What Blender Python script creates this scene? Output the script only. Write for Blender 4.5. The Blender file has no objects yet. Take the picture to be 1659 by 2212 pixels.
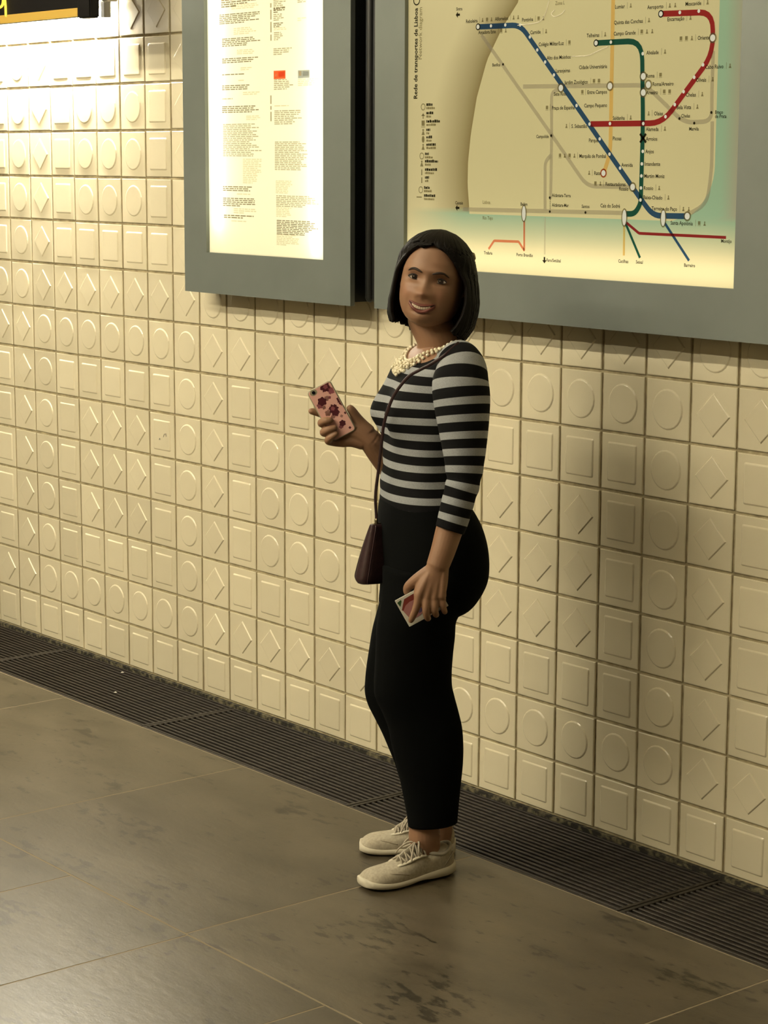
import bpy, bmesh, math, random
import numpy as np
from mathutils import Vector, Matrix

random.seed(7); np.random.seed(7)
SC = bpy.context.scene
COL = SC.collection

# ------------------------------------------------------------------ camera
# world: the tiled wall is the plane y = 0, x runs along it, z is up
F_PX = 4548.526
RC = np.array([[0.6288100651687489, 0.7775495063709744, 0.003829763011933357],
               [0.13186644787984522, -0.10178476829888372, -0.9860279412196667],
               [-0.7662957274225307, 0.6205293112211514, -0.1665359782430746]])
CC = np.array([5.549647403466967, -3.745359049280733, 1.7244394536211698])
cd = bpy.data.cameras.new('camera')
cam = bpy.data.objects.new('camera', cd); COL.objects.link(cam)
cd.sensor_fit = 'VERTICAL'; cd.sensor_height = 24.0; cd.lens = F_PX / 2212 * 24.0
cd.clip_start = 0.05; cd.clip_end = 60
m4 = np.eye(4); m4[:3, 0] = RC[0]; m4[:3, 1] = -RC[1]; m4[:3, 2] = -RC[2]; m4[:3, 3] = CC
cam.matrix_world = Matrix(m4.tolist())
SC.camera = cam

# ------------------------------------------------------------------ world, exposure
wd = bpy.data.worlds.new('world'); SC.world = wd; wd.use_nodes = True
bg = wd.node_tree.nodes['Background']
bg.inputs[0].default_value = (1.0, 0.9, 0.7, 1); bg.inputs[1].default_value = 0.03
SC.view_settings.view_transform = 'Standard'; SC.view_settings.look = 'None'
SC.view_settings.gamma = 1.0; SC.view_settings.use_curve_mapping = False
SC.view_settings.exposure = 0.0
SC.cycles.max_bounces = 7; SC.cycles.diffuse_bounces = 4; SC.cycles.glossy_bounces = 3; SC.cycles.transmission_bounces = 4
SC.cycles.caustics_reflective = False; SC.cycles.caustics_refractive = False
CEIL_TUBE = 292.0      # emission of the ceiling tubes
SIGN_TUBE = 520.0      # tube behind the station sign
WARM = (1.0, 0.90, 0.66)
LAMPS = [(x, y, s) for y in (-3.9, -5.5) for x, s in ((-2.3, 1.0), (-0.8, 1.0), (0.7, 1.25), (2.2, 0.55))]   # x, y, strength

# ------------------------------------------------------------------ pixel helpers
def ray(px, py):
    return RC.T @ np.array([(px - 829.5) / F_PX, (py - 1106) / F_PX, 1.0])
def on_plane(px, py, axis, v):
    d = ray(px, py); return CC + d * (v - CC[axis]) / d[axis]
UU = np.array([0.6288144, 0.77755544, 0.0])      # image right, level
DD = np.array([-0.77755544, 0.6288144, 0.0])     # away from the camera, level
FOOT = np.array([1.75, -0.60, -0.01])            # where the person stands
def pt(px, py, d=0.0):
    """point seen at a pixel, on the upright plane d metres behind the person's standing spot"""
    r = ray(px, py); t = (d - (CC - FOOT) @ DD) / (r @ DD); return CC + t * r
def loc(u, d, z):
    return FOOT + UU * u + DD * d + np.array([0, 0, z])

# ------------------------------------------------------------------ materials
MATS = {}
def principled(name, col, rough=0.5, metal=0.0, spec=0.5, **kw):
    if name in MATS: return MATS[name]
    m = bpy.data.materials.new(name); m.use_nodes = True
    b = m.node_tree.nodes['Principled BSDF']
    b.inputs['Base Color'].default_value = (*col, 1); b.inputs['Roughness'].default_value = rough
    b.inputs['Metallic'].default_value = metal; b.inputs['Specular IOR Level'].default_value = spec
    for k, v in kw.items(): b.inputs[k.replace('_', ' ')].default_value = v
    MATS[name] = m; return m
def nodes(m): return m.node_tree.nodes, m.node_tree.links, m.node_tree.nodes['Principled BSDF']
def add_noise(m, scale, c1, c2, lo=0.35, hi=0.65, detail=5, bump=0.0, stretch=None, coord='Object', dist=0.001):
    N, L, b = nodes(m)
    tc = N.new('ShaderNodeTexCoord'); mp = N.new('ShaderNodeMapping')
    if stretch: mp.inputs['Scale'].default_value = stretch
    nz = N.new('ShaderNodeTexNoise'); nz.inputs['Scale'].default_value = scale; nz.inputs['Detail'].default_value = detail
    cr = N.new('ShaderNodeValToRGB'); cr.color_ramp.elements[0].position = lo; cr.color_ramp.elements[1].position = hi
    cr.color_ramp.elements[0].color = (*c1, 1); cr.color_ramp.elements[1].color = (*c2, 1)
    L.new(tc.outputs[coord], mp.inputs[0]); L.new(mp.outputs[0], nz.inputs['Vector'])
    L.new(nz.outputs[0], cr.inputs[0]); L.new(cr.outputs[0], b.inputs['Base Color'])
    if bump:
        bp = N.new('ShaderNodeBump'); bp.inputs['Strength'].default_value = bump; bp.inputs['Distance'].default_value = dist
        L.new(nz.outputs[0], bp.inputs['Height']); L.new(bp.outputs[0], b.inputs['Normal'])
    return nz, cr
def emitter(name, col, s):
    m = bpy.data.materials.new(name); m.use_nodes = True
    N = m.node_tree.nodes; N.clear()
    e = N.new('ShaderNodeEmission'); o = N.new('ShaderNodeOutputMaterial')
    e.inputs[0].default_value = (*col, 1); e.inputs[1].default_value = s
    m.node_tree.links.new(e.outputs[0], o.inputs[0]); MATS[name] = m; return m
def sheet(name, col=None, trans=0.85, gloss=0.03):
    """printed film that lets the light behind it through"""
    if name in MATS: return MATS[name]
    m = bpy.data.materials.new(name); m.use_nodes = True
    N = m.node_tree.nodes; L = m.node_tree.links; N.clear()
    t = N.new('ShaderNodeBsdfTranslucent'); d = N.new('ShaderNodeBsdfDiffuse'); mx = N.new('ShaderNodeMixShader')
    g = N.new('ShaderNodeBsdfGlossy'); g.inputs['Roughness'].default_value = 0.06; mg = N.new('ShaderNodeMixShader')
    mx.inputs[0].default_value = 1 - trans; mg.inputs[0].default_value = gloss
    o = N.new('ShaderNodeOutputMaterial')
    if col is None:
        a = N.new('ShaderNodeAttribute'); a.attribute_name = 'print'
        L.new(a.outputs['Color'], t.inputs[0]); L.new(a.outputs['Color'], d.inputs[0])
    else:
        t.inputs[0].default_value = (*col, 1); d.inputs[0].default_value = (*col, 1)
    L.new(t.outputs[0], mx.inputs[1]); L.new(d.outputs[0], mx.inputs[2])
    L.new(mx.outputs[0], mg.inputs[1]); L.new(g.outputs[0], mg.inputs[2]); L.new(mg.outputs[0], o.inputs[0])
    MATS[name] = m; return m

# ------------------------------------------------------------------ mesh helpers
def link(name, me, mat=None, parent=None, smooth=False):
    o = bpy.data.objects.new(name, me); COL.objects.link(o)
    if mat is not None and len(me.materials) == 0: me.materials.append(mat)
    if parent is not None: o.parent = parent
    if smooth:
        me.polygons.foreach_set('use_smooth', [True] * len(me.polygons))
    return o
def pydata(name, v, f, mat=None, parent=None, smooth=False):
    me = bpy.data.meshes.new(name); me.from_pydata([tuple(map(float, p)) for p in v], [], f); me.validate(); me.update()
    return link(name, me, mat, parent, smooth)
def bm_obj(name, bm, mat=None, parent=None, smooth=False):
    me = bpy.data.meshes.new(name); bm.to_mesh(me); bm.free(); return link(name, me, mat, parent, smooth)
def box_bm(bm, x0, x1, y0, y1, z0, z1, bev=0.0, seg=1):
    r = bmesh.ops.create_cube(bm, size=1.0)
    vs = r['verts']
    for v in vs:
        v.co = Vector((x0 + (v.co.x + .5) * (x1 - x0), y0 + (v.co.y + .5) * (y1 - y0), z0 + (v.co.z + .5) * (z1 - z0)))
    if bev:
        es = list({e for v in vs for e in v.link_edges})
        bmesh.ops.bevel(bm, geom=es, offset=bev, segments=seg, affect='EDGES')
def box(name, x0, x1, y0, y1, z0, z1, mat=None, parent=None, bev=0.0, seg=1):
    bm = bmesh.new(); box_bm(bm, x0, x1, y0, y1, z0, z1, bev, seg); return bm_obj(name, bm, mat, parent)
def tag(o, label=None, cat=None, group=None, kind=None):
    if label: o['label'] = label
    if cat: o['category'] = cat
    if group: o['group'] = group
    if kind: o['kind'] = kind
    return o
def empty(name, p=(0, 0, 0)):
    o = bpy.data.objects.new(name, None); COL.objects.link(o); o.location = p; o.empty_display_size = 0.05; return o
def keep(child, parent):
    """parent without moving"""
    child.parent = parent
    child.matrix_parent_inverse = Matrix.Translation(parent.location).inverted()
    return child
def frame_along(path):
    P = np.array(path, float); n = len(P); T = np.zeros_like(P)
    T[1:-1] = P[2:] - P[:-2]; T[0] = P[1] - P[0]; T[-1] = P[-1] - P[-2]
    return P, T / np.maximum(np.linalg.norm(T, axis=1), 1e-9)[:, None]
def tube(path, rad, seg=12, up=(0, 0, 1), cap=True, flat=1.0, rounded=True):
    """verts, faces of a tube; rad scalar / list; flat = ratio of the second axis"""
    P, T = frame_along(path); n = len(P); rad = np.broadcast_to(np.array(rad, float), (n,))
    up = np.array(up, float); V = []; Fc = []
    a0 = np.cross(T[0], up)
    if np.linalg.norm(a0) < 1e-4: a0 = np.cross(T[0], (1, 0.3, 0))
    a0 /= np.linalg.norm(a0)
    for i in range(n):
        a0 = a0 - T[i] * (a0 @ T[i]); a0 /= np.linalg.norm(a0)
        b0 = np.cross(T[i], a0)
        for k in range(seg):
            t = 2 * math.pi * k / seg
            V.append(P[i] + rad[i] * (math.cos(t) * a0 + flat * math.sin(t) * b0))
    for i in range(n - 1):
        for k in range(seg):
            k2 = (k + 1) % seg
            Fc.append((i * seg + k, i * seg + k2, (i + 1) * seg + k2, (i + 1) * seg + k))
    if cap:
        for i, s in ((0, -1), (n - 1, 1)):
            c = len(V); base = i * seg
            if rounded:                                   # small dome
                ring = len(V); ctr = P[i]
                for k in range(seg): V.append(ctr + (V[base + k] - ctr) * 0.7 + s * T[i] * rad[i] * 0.6)
                c = len(V); V.append(ctr + s * T[i] * rad[i] * 0.95)
                for k in range(seg):
                    k2 = (k + 1) % seg
                    q = (base + k, base + k2, ring + k2, ring + k); Fc.append(q if s > 0 else q[::-1])
                    q = (ring + k, ring + k2, c); Fc.append(q if s > 0 else q[::-1])
            else:
                V.append(P[i])
                for k in range(seg):
                    q = (base + k, base + (k + 1) % seg, c); Fc.append(q if s > 0 else q[::-1])
    return V, Fc
def smooth_path(pts, n=24):
    """Catmull-Rom through points (any dimension)"""
    P = np.array(pts, float); Q = np.vstack([2 * P[0] - P[1], P, 2 * P[-1] - P[-2]]); out = []
    m = len(P) - 1
    for s in np.linspace(0, m, n):
        i = min(int(s), m - 1); t = s - i; a, b, c, d = Q[i], Q[i + 1], Q[i + 2], Q[i + 3]
        out.append(0.5 * (2 * b + (c - a) * t + (2 * a - 5 * b + 4 * c - d) * t * t + (3 * b - a - 3 * c + d) * t ** 3))
    return np.array(out)
def merge(parts):
    V = []; Fc = []
    for v, f in parts:
        o = len(V); V += list(v); Fc += [tuple(i + o for i in q) for q in f]
    return V, Fc
def loft(rings, cap=True):
    """rings: list of (n,3) arrays"""
    n = len(rings[0]); V = [p for r in rings for p in r]; Fc = []
    for i in range(len(rings) - 1):
        for k in range(n):
            k2 = (k + 1) % n
            Fc.append((i * n + k, i * n + k2, (i + 1) * n + k2, (i + 1) * n + k))
    if cap:
        Fc.append(tuple(range(n))[::-1]); Fc.append(tuple(range((len(rings) - 1) * n, len(rings) * n)))
    return V, Fc
# ================================================================== the tiled wall
T = 0.15
ZO = [0.0028, -.0012, -.0013, -.0008, -.0011, -.0026, -.004, -.0052, -.0045, .0011, .002, .0025, .0044, .0049, .0028]
def row_z(j): return j * T + (ZO[j] if j < len(ZO) else 0.0028)
glaze = principled('cream_glaze', (0.74, 0.67, 0.49), 0.22, spec=0.5)
N, L, b = nodes(glaze)
oi = N.new('ShaderNodeObjectInfo'); hs = N.new('ShaderNodeHueSaturation'); mr = N.new('ShaderNodeMapRange')
mr.inputs['To Min'].default_value = 0.93; mr.inputs['To Max'].default_value = 1.05
tc = N.new('ShaderNodeTexCoord'); nz = N.new('ShaderNodeTexNoise'); nz.inputs['Scale'].default_value = 7; nz.inputs['Detail'].default_value = 3
cr = N.new('ShaderNodeValToRGB'); cr.color_ramp.elements[0].color = (0.70, 0.63, 0.45, 1); cr.color_ramp.elements[1].color = (0.77, 0.70, 0.52, 1)
L.new(tc.outputs['Object'], nz.inputs['Vector']); L.new(nz.outputs[0], cr.inputs[0]); L.new(cr.outputs[0], hs.inputs['Color'])
L.new(oi.outputs['Random'], mr.inputs[0]); L.new(mr.outputs[0], hs.inputs['Value']); L.new(hs.outputs[0], b.inputs['Base Color'])
bp = N.new('ShaderNodeBump'); bp.inputs['Strength'].default_value = 0.25; bp.inputs['Distance'].default_value = 0.002
n2 = N.new('ShaderNodeTexNoise'); n2.inputs['Scale'].default_value = 18; n2.inputs['Detail'].default_value = 2
L.new(tc.outputs['Object'], n2.inputs['Vector']); L.new(n2.outputs[0], bp.inputs['Height']); L.new(bp.outputs[0], b.inputs['Normal'])
grout = principled('grout', (0.36, 0.30, 0.19), 0.95, spec=0.1)
add_noise(grout, 30, (0.25, 0.21, 0.13), (0.50, 0.43, 0.28), 0.3, 0.7)

def motif_outline(kind, h):
    if kind == 'circle': return [(h * math.cos(2 * math.pi * i / 24), h * math.sin(2 * math.pi * i / 24)) for i in range(24)]
    if kind == 'square':
        out = []; r = 0.005
        for cx, cz, a0 in ((h - r, h - r, 0), (-h + r, h - r, 90), (-h + r, -h + r, 180), (h - r, -h + r, 270)):
            for a in (0, 45, 90): out.append((cx + r * math.cos(math.radians(a0 + a)), cz + r * math.sin(math.radians(a0 + a))))
        return out
    return [(h, 0), (h / 2, h / 2), (0, h), (-h / 2, h / 2), (-h, 0), (-h / 2, -h / 2), (0, -h), (h / 2, -h / 2)]
def outer_ring(pts, h):
    """the motif outline pushed out onto the square edge of the tile"""
    out = []
    for x, z in pts:
        if abs(abs(x) - abs(z)) < 1e-6: out.append((math.copysign(h, x), math.copysign(h, z)))
        elif abs(x) > abs(z): out.append((math.copysign(h, x), z * h / abs(x) if len(pts) == 24 else z))
        else: out.append((x * h / abs(z) if len(pts) == 24 else x, math.copysign(h, z)))
    return out
def tile_geo(kind):
    """one raised-motif tile, centred, front towards -y, back on y = 0"""
    hw = T / 2 - 0.0038; th = 0.0060; bv = 0.0022; V = []; Fc = []
    h = {'circle': 0.0475, 'square': 0.0475, 'diamond': 0.0505}[kind]
    ob = motif_outline(kind, h + 0.0030); n = len(ob)
    loops = [(outer_ring(ob, hw), 0.0), (outer_ring(ob, hw), -th + bv * .7), (outer_ring(ob, hw - bv), -th), (ob, -th),
             (motif_outline(kind, h + 0.0002), -th - 0.0021), (motif_outline(kind, h - 0.0016), -th - 0.0027)]
    for pts, y in loops: V += [(x, y, z) for x, z in pts]
    for a in range(len(loops) - 1):
        for i in range(n): Fc.append((a * n + i, a * n + (i + 1) % n, (a + 1) * n + (i + 1) % n, (a + 1) * n + i))
    Fc.append(tuple(range(5 * n, 6 * n)))
    return V, Fc
TILE_ME = {}
for kd in ('square', 'circle', 'diamond'):
    v, f = tile_geo(kd)
    me = bpy.data.meshes.new(kd + '_tile'); me.from_pydata(v, [], f); me.validate(); me.materials.append(glaze)
    bm = bmesh.new(); bm.from_mesh(me); bmesh.ops.recalc_face_normals(bm, faces=bm.faces); bm.to_mesh(me); bm.free()
    TILE_ME[kd] = me
def tile_kind(k, r):
    if r == 0: return 'square'
    bi, i = divmod(k, 7); bj, j = divmod(r - 1, 7)
    outer, inner = ('diamond', 'circle') if (bi + bj) % 2 == 0 else ('circle', 'diamond')
    d = min(i, 6 - i, j, 6 - j)
    return outer if d == 0 else ('square' if d == 1 else inner)
WX0, WX1, WZ1 = -3.6, 4.2, 4.3
wall = box('wall_back', WX0, WX1, 0.0, 0.2, -0.25, WZ1, grout); tag(wall, kind='structure')
tile_rest = []
for r in range(0, 28):
    z0, z1 = row_z(r), row_z(r + 1); zc = (z0 + z1) / 2
    for k in range(-22, 27):
        xc = (k + .5) * T
        if r >= 9 and 0.20 < xc < 2.45: continue                 # behind the light boxes
        kd = tile_kind(k, r)
        near = (r <= 8 and -10 <= k <= 16) or (r <= 15 and -10 <= k <= -1)
        jx, jz = random.uniform(-.0008, .0008), random.uniform(-.0008, .0008)
        rx, rz = random.gauss(0, .0035), random.gauss(0, .0035)
        if near:
            o = bpy.data.objects.new('wall_tile', TILE_ME[kd]); COL.objects.link(o); o.parent = wall
            o.location = (xc + jx, 0.0005, zc + jz); o.rotation_euler = (rx, random.gauss(0, .003), rz)
            o.scale = (1, 1, (z1 - z0) / T)
        else:
            me = TILE_ME[kd]; tile_rest.append(([(v.co.x + xc, v.co.y, v.co.z + zc) for v in me.vertices], [tuple(p.vertices) for p in me.polygons]))
v, f = merge(tile_rest)
tag(pydata('wall_tiles_beyond', v, f, glaze, wall), kind='stuff')
# pen scribble on one tile
ink = principled('pen_ink', (0.05, 0.045, 0.06), 0.6)
def wall_px(px, py, y=-0.0090): return on_plane(px, py, 1, y)
v, f = merge([tube([wall_px(*p) for p in pts], 0.0006, 5) for pts in
              ([(353, 944), (354.5, 938), (358, 937), (359, 943)], [(343.5, 950), (345.5, 947)], [(344, 946.5), (346, 950)])])
pydata('scribble', v, f, ink, wall)

# ================================================================== floor, trench, ceiling, far side
GY = -0.368                                                       # front edge of the gratings
stone = principled('limestone', (0.2, 0.17, 0.12), 0.32, spec=0.40)
N, L, b = nodes(stone)
tc = N.new('ShaderNodeTexCoord'); oi = N.new('ShaderNodeObjectInfo')
geo = N.new('ShaderNodeNewGeometry')
mp = N.new('ShaderNodeMapping'); mp.inputs['Scale'].default_value = (1.0, 2.2, 1)
L.new(geo.outputs['Position'], mp.inputs[0])
big = N.new('ShaderNodeTexNoise'); big.inputs['Scale'].default_value = 2.6; big.inputs['Detail'].default_value = 8; big.inputs['Roughness'].default_value = 0.62
L.new(mp.outputs[0], big.inputs['Vector'])
cr = N.new('ShaderNodeValToRGB'); e = cr.color_ramp.elements
e[0].position = 0.30; e[0].color = (0.042, 0.034, 0.020, 1); e[1].position = 0.72; e[1].color = (0.098, 0.079, 0.050, 1)
L.new(big.outputs[0], cr.inputs[0])
pit = N.new('ShaderNodeTexNoise'); pit.inputs['Scale'].default_value = 26; pit.inputs['Detail'].default_value = 6; pit.inputs['Roughness'].default_value = 0.6
mp2 = N.new('ShaderNodeMapping'); mp2.inputs['Scale'].default_value = (0.75, 1.7, 1); L.new(geo.outputs['Position'], mp2.inputs[0]); L.new(mp2.outputs[0], pit.inputs['Vector'])
patch = N.new('ShaderNodeTexNoise'); patch.inputs['Scale'].default_value = 3.2; patch.inputs['Detail'].default_value = 2; L.new(mp.outputs[0], patch.inputs['Vector'])
prr = N.new('ShaderNodeMapRange'); prr.inputs['From Min'].default_value = 0.50; prr.inputs['From Max'].default_value = 0.68
prr.inputs['To Min'].default_value = 0.0; prr.inputs['To Max'].default_value = 0.15; L.new(patch.outputs[0], prr.inputs[0])
ad = N.new('ShaderNodeMath'); ad.operation = 'ADD'; L.new(pit.outputs[0], ad.inputs[0]); L.new(prr.outputs[0], ad.inputs[1])
pr = N.new('ShaderNodeValToRGB'); e = pr.color_ramp.elements; e[0].position = 0.62; e[0].color = (1, 1, 1, 1); e[1].position = 0.70; e[1].color = (0.33, 0.31, 0.27, 1)
L.new(ad.outputs[0], pr.inputs[0])
mul = N.new('ShaderNodeMix'); mul.data_type = 'RGBA'; mul.blend_type = 'MULTIPLY'; mul.inputs[0].default_value = 1
L.new(cr.outputs[0], mul.inputs[6]); L.new(pr.outputs[0], mul.inputs[7])
hs = N.new('ShaderNodeHueSaturation'); mr = N.new('ShaderNodeMapRange'); mr.inputs['To Min'].default_value = 0.80; mr.inputs['To Max'].default_value = 1.22
L.new(oi.outputs['Random'], mr.inputs[0]); L.new(mr.outputs[0], hs.inputs['Value']); L.new(mul.outputs[2], hs.inputs['Color']); L.new(hs.outputs[0], b.inputs['Base Color'])
bp = N.new('ShaderNodeBump'); bp.inputs['Strength'].default_value = 0.35; bp.inputs['Distance'].default_value = 0.002; bp.invert = True
L.new(ad.outputs[0], bp.inputs['Height']); L.new(bp.outputs[0], b.inputs['Normal'])
rr = N.new('ShaderNodeMapRange'); rr.inputs['To Min'].default_value = 0.27; rr.inputs['To Max'].default_value = 0.40
L.new(big.outputs[0], rr.inputs[0]); L.new(rr.outputs[0], b.inputs['Roughness'])
joint = principled('floor_joint', (0.24, 0.20, 0.135), 0.9, spec=0.1)
pitm = principled('trench_dark', (0.012, 0.011, 0.009), 0.9)
floor = box('floor', WX0, 7.0, -8.5, GY, -0.30, -0.0104, joint); tag(floor, kind='structure')
tr = box('trench', WX0, 7.0, GY, 0.0, -0.30, -0.16, pitm); tag(tr, kind='structure')
rows = [(GY - 0.002, -1.237, 0.745, 1.0), (-1.237, -2.10, 0.735, 0.51), (-2.10, -2.96, 0.3, 1.0), (-2.96, -3.82, 0.6, 1.0), (-3.82, -4.68, 0.1, 1.0), (-4.68, -5.54, 0.6, 1.0)]
for y1, y0, x0, w in rows:
    n0 = int((WX0 + .2 - x0) // w)
    for i in range(n0 + 1, int((6.0 - x0) // w)):
        box('floor_slab', x0 + i * w + .0026, x0 + (i + 1) * w - .0026, y0 + .0026, y1 - .0026, -0.05, -0.01, stone, floor, bev=0.0003)
ceil_m = principled('ceiling_paint', (0.55, 0.50, 0.40), 0.9)
tag(box('ceiling', WX0, 7.0, -8.5, 0.2, 4.3, 4.45, ceil_m), kind='structure')
tag(box('wall_front', WX0, 7.0, -8.7, -8.5, -0.25, 4.3, principled('far_wall_paint', (0.45, 0.40, 0.30), 0.8)), kind='structure')
# mortar fillet along the foot of the tiles
mort = principled('dirty_mortar', (0.2, 0.17, 0.10), 0.95)
add_noise(mort, 60, (0.015, 0.013, 0.009), (0.15, 0.13, 0.075), 0.45, 0.66, 6)
tag(box('trim_1', WX0, WX1, -0.012, 0.0, -0.16, -0.001, mort), kind='structure')

# ================================================================== gratings
iron = principled('grate_metal', (0.075, 0.062, 0.046), 0.55, metal=0.55)
add_noise(iron, 25, (0.017, 0.0135, 0.010), (0.042, 0.034, 0.026), 0.3, 0.7)
XB = [-1.885, -0.845, 0.19, 1.2205, 2.2475, 3.28]
ny = 17; y_a, y_b = -0.022, -0.356
slat_me = None
for gi in range(len(XB) - 1):
    xa, xb = XB[gi] + 0.002, XB[gi + 1] - 0.002
    ws = ['far left end of the wall', 'sign end of the wall', 'narrow lit poster', 'standing person and light boxes', 'right end of the route map']
    lab = ['dark slatted drain grating well beyond the hanging sign', 'dark slatted drain grating along the wall below the hanging sign',
           'dark slatted drain grating below the narrow lit poster', 'dark slatted drain grating behind the heels of the person',
           'dark slatted drain grating below the right edge of the route map'][gi]
    g = tag(empty('drain_grating', ((xa + xb) / 2, -0.19, -0.012)), lab, 'grating', 'drain gratings along the wall')
    if slat_me is None:
        bm = bmesh.new(); Lh = 0.5
        box_bm(bm, -Lh, Lh, -0.0042, 0.0042, -0.028, 0.0, 0.0015); slat_me = bpy.data.meshes.new('slat'); bm.to_mesh(slat_me); bm.free(); slat_me.materials.append(iron)
    for s in range(ny):
        y = y_a + (y_b - y_a) * (s + .5) / ny
        o = bpy.data.objects.new('slat', slat_me); COL.objects.link(o); o.parent = g
        o.location = (0, y + 0.19, 0); o.scale = (xb - xa - 0.02, 1, 1)
    for nm, a in (('end_bar', (-(xb - xa) / 2, -(xb - xa) / 2 + .012, y_b + .19, y_a + .19)), ('end_bar', ((xb - xa) / 2 - .012, (xb - xa) / 2, y_b + .19, y_a + .19)),
                  ('side_bar', (-(xb - xa) / 2, (xb - xa) / 2, y_b + .19 - .010, y_b + .19)), ('side_bar', (-(xb - xa) / 2, (xb - xa) / 2, y_a + .19, y_a + .19 + .006))):
        box(nm, a[0], a[1], a[2], a[3], -0.03, 0.001, iron, g, bev=0.001)
litter = principled('paper_scrap', (0.6, 0.57, 0.5), 0.8)
for px, py in ((264, 1452), (249, 1495), (64, 1369)):
    c = on_plane(px, py, 2, -0.009)
    o = pydata('paper_scrap', [(c[0] - .006, c[1] - .003, -0.0105), (c[0] + .006, c[1] - .004, -.009), (c[0] + .007, c[1] + .004, -.0095), (c[0] - .005, c[1] + .004, -.0085), (c[0], c[1], -.007)],
               [(0, 1, 4), (1, 2, 4), (2, 3, 4), (3, 0, 4), (0, 3, 2, 1)], litter)
    tag(o, 'tiny white paper scrap lying on the dark drain grating', 'litter', 'paper scraps on the grating')
# ================================================================== light boxes
PY = -0.110                                                       # front face of both boxes
grey = principled('box_grey', (0.235, 0.245, 0.215), 0.42, metal=0.25)
add_noise(grey, 3.5, (0.188, 0.210, 0.198), (0.224, 0.248, 0.234), 0.3, 0.7, 4)
dark = principled('box_black', (0.010, 0.011, 0.010), 0.5)
inner = principled('box_inner_white', (0.85, 0.82, 0.72), 0.8)
FONTS = {}
BZ0, BZ1 = 1.3115, 2.66
def pp(px, py, off=0.0): return on_plane(px, py, 1, SHEET_Y - off)
SHEET_Y = -0.098
def light_box(x0, x1, w0, w1, wz0, wz1, label, cat):
    g = tag(empty('light_box', ((x0 + x1) / 2, -0.012, BZ0)), label, cat)
    def part(nm, a, mat, bev=0.0):
        return keep(box(nm, *a, mat, None, bev, 2), g)
    part('back_plate', (x0 + .01, x1 - .01, -.016, -.012, BZ0 + .012, BZ1 - .01), inner)
    part('side_panel', (x0 + .008, x0 + .02, PY + .006, -.016, BZ0 + .01, BZ1 - .01), dark)
    part('side_panel', (x1 - .02, x1 - .008, PY + .006, -.016, BZ0 + .01, BZ1 - .01), dark)
    part('bottom_panel', (x0 + .02, x1 - .02, PY + .006, -.016, BZ0 + .01, BZ0 + .022), dark)
    part('top_panel', (x0 + .02, x1 - .02, PY + .006, -.016, BZ1 - .022, BZ1 - .01), dark)
    for nm, a in (('frame_stile', (x0, w0, BZ0, BZ1)), ('frame_stile', (w1, x1, BZ0, BZ1)), ('frame_rail', (w0, w1, BZ0, wz0)), ('frame_rail', (w0, w1, wz1, BZ1))):
        part(nm, (a[0], a[1], PY, PY + .016, a[2], a[3]), grey)
    return g
def tube_lamp(g, a, c, mat, r=0.012):
    v, f = tube([a, c], r, 12, cap=True, rounded=False); o = pydata('lamp_tube', v, f, mat); keep(o, g); return o
def poly(name, pts, mat, g, off=0.0004, holes=None):
    """flat print: polygon in panel coordinates (x, z)"""
    o = pydata(name, [(x, SHEET_Y - off, z) for x, z in pts], [tuple(range(len(pts)))], mat); keep(o, g); return o
def ribbon(pts, w, closed=False):
    """verts/faces of a flat line of width w through (x, z) points"""
    P = np.array(pts, float); n = len(P); V = []; Fc = []
    for i in range(n):
        a = P[i] - P[i - 1] if i else P[1] - P[0]; c = P[i + 1] - P[i] if i < n - 1 else a
        a = a / np.linalg.norm(a); c = c / np.linalg.norm(c); na = np.array([-a[1], a[0]]); nc = np.array([-c[1], c[0]])
        nn = na + nc; nn = nn / (nn @ nn) * 2 if nn @ nn > 1e-6 else na
        V += [P[i] + nn * w / 2, P[i] - nn * w / 2]
    for i in range(n - 1): Fc.append((2 * i, 2 * i + 1, 2 * i + 3, 2 * i + 2))
    return V, Fc
def flat(name, geo, mat, g, off):
    v, f = geo; o = pydata(name, [(p[0], SHEET_Y - off, p[1]) for p in v], [q if True else q for q in f], mat); return keep(o, g)
def rounded(pts, r=0.02, n=6):
    """round the corners of an open (x, z) polyline"""
    P = [np.array(p, float) for p in pts]; out = [P[0]]
    for i in range(1, len(P) - 1):
        a = P[i - 1] - P[i]; c = P[i + 1] - P[i]; la, lc = np.linalg.norm(a), np.linalg.norm(c); q = min(r, la * .45, lc * .45)
        s, e = P[i] + a / la * q, P[i] + c / lc * q
        for t in np.linspace(0, 1, n): out.append((1 - t) ** 2 * s + 2 * t * (1 - t) * P[i] + t * t * e)
    out.append(P[-1]); return out
def disc(c, rx, rz, n=16): return [(c[0] + rx * math.cos(2 * math.pi * i / n), c[1] + rz * math.sin(2 * math.pi * i / n)) for i in range(n)]
def text_mesh(s, size, align='LEFT', bold=0.0, sx=1.0):
    cu = bpy.data.curves.new('t', 'FONT'); cu.body = s; cu.size = size; cu.align_x = align; cu.resolution_u = 2; cu.offset = bold
    o = bpy.data.objects.new('t', cu); COL.objects.link(o)
    me = bpy.data.meshes.new_from_object(o.evaluated_get(bpy.context.evaluated_depsgraph_get()))
    bpy.data.objects.remove(o); bpy.data.curves.remove(cu)
    for v in me.vertices: v.co.x *= sx
    return me
def put_text(name, s, x, z, size, mat, g, off=0.0009, align='LEFT', bold=0.0, sx=1.0, rot=0.0):
    me = text_mesh(s, size, align, bold, sx); ca, sa = math.cos(rot), math.sin(rot)
    for v in me.vertices:
        a, c = v.co.x, v.co.y; v.co = Vector((x + a * ca - c * sa, SHEET_Y - off, z + a * sa + c * ca))
    me.name = name; o = link(name, me, mat); keep(o, g); return o
def xz(px, py): p = pp(px, py); return (p[0], p[2])

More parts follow.
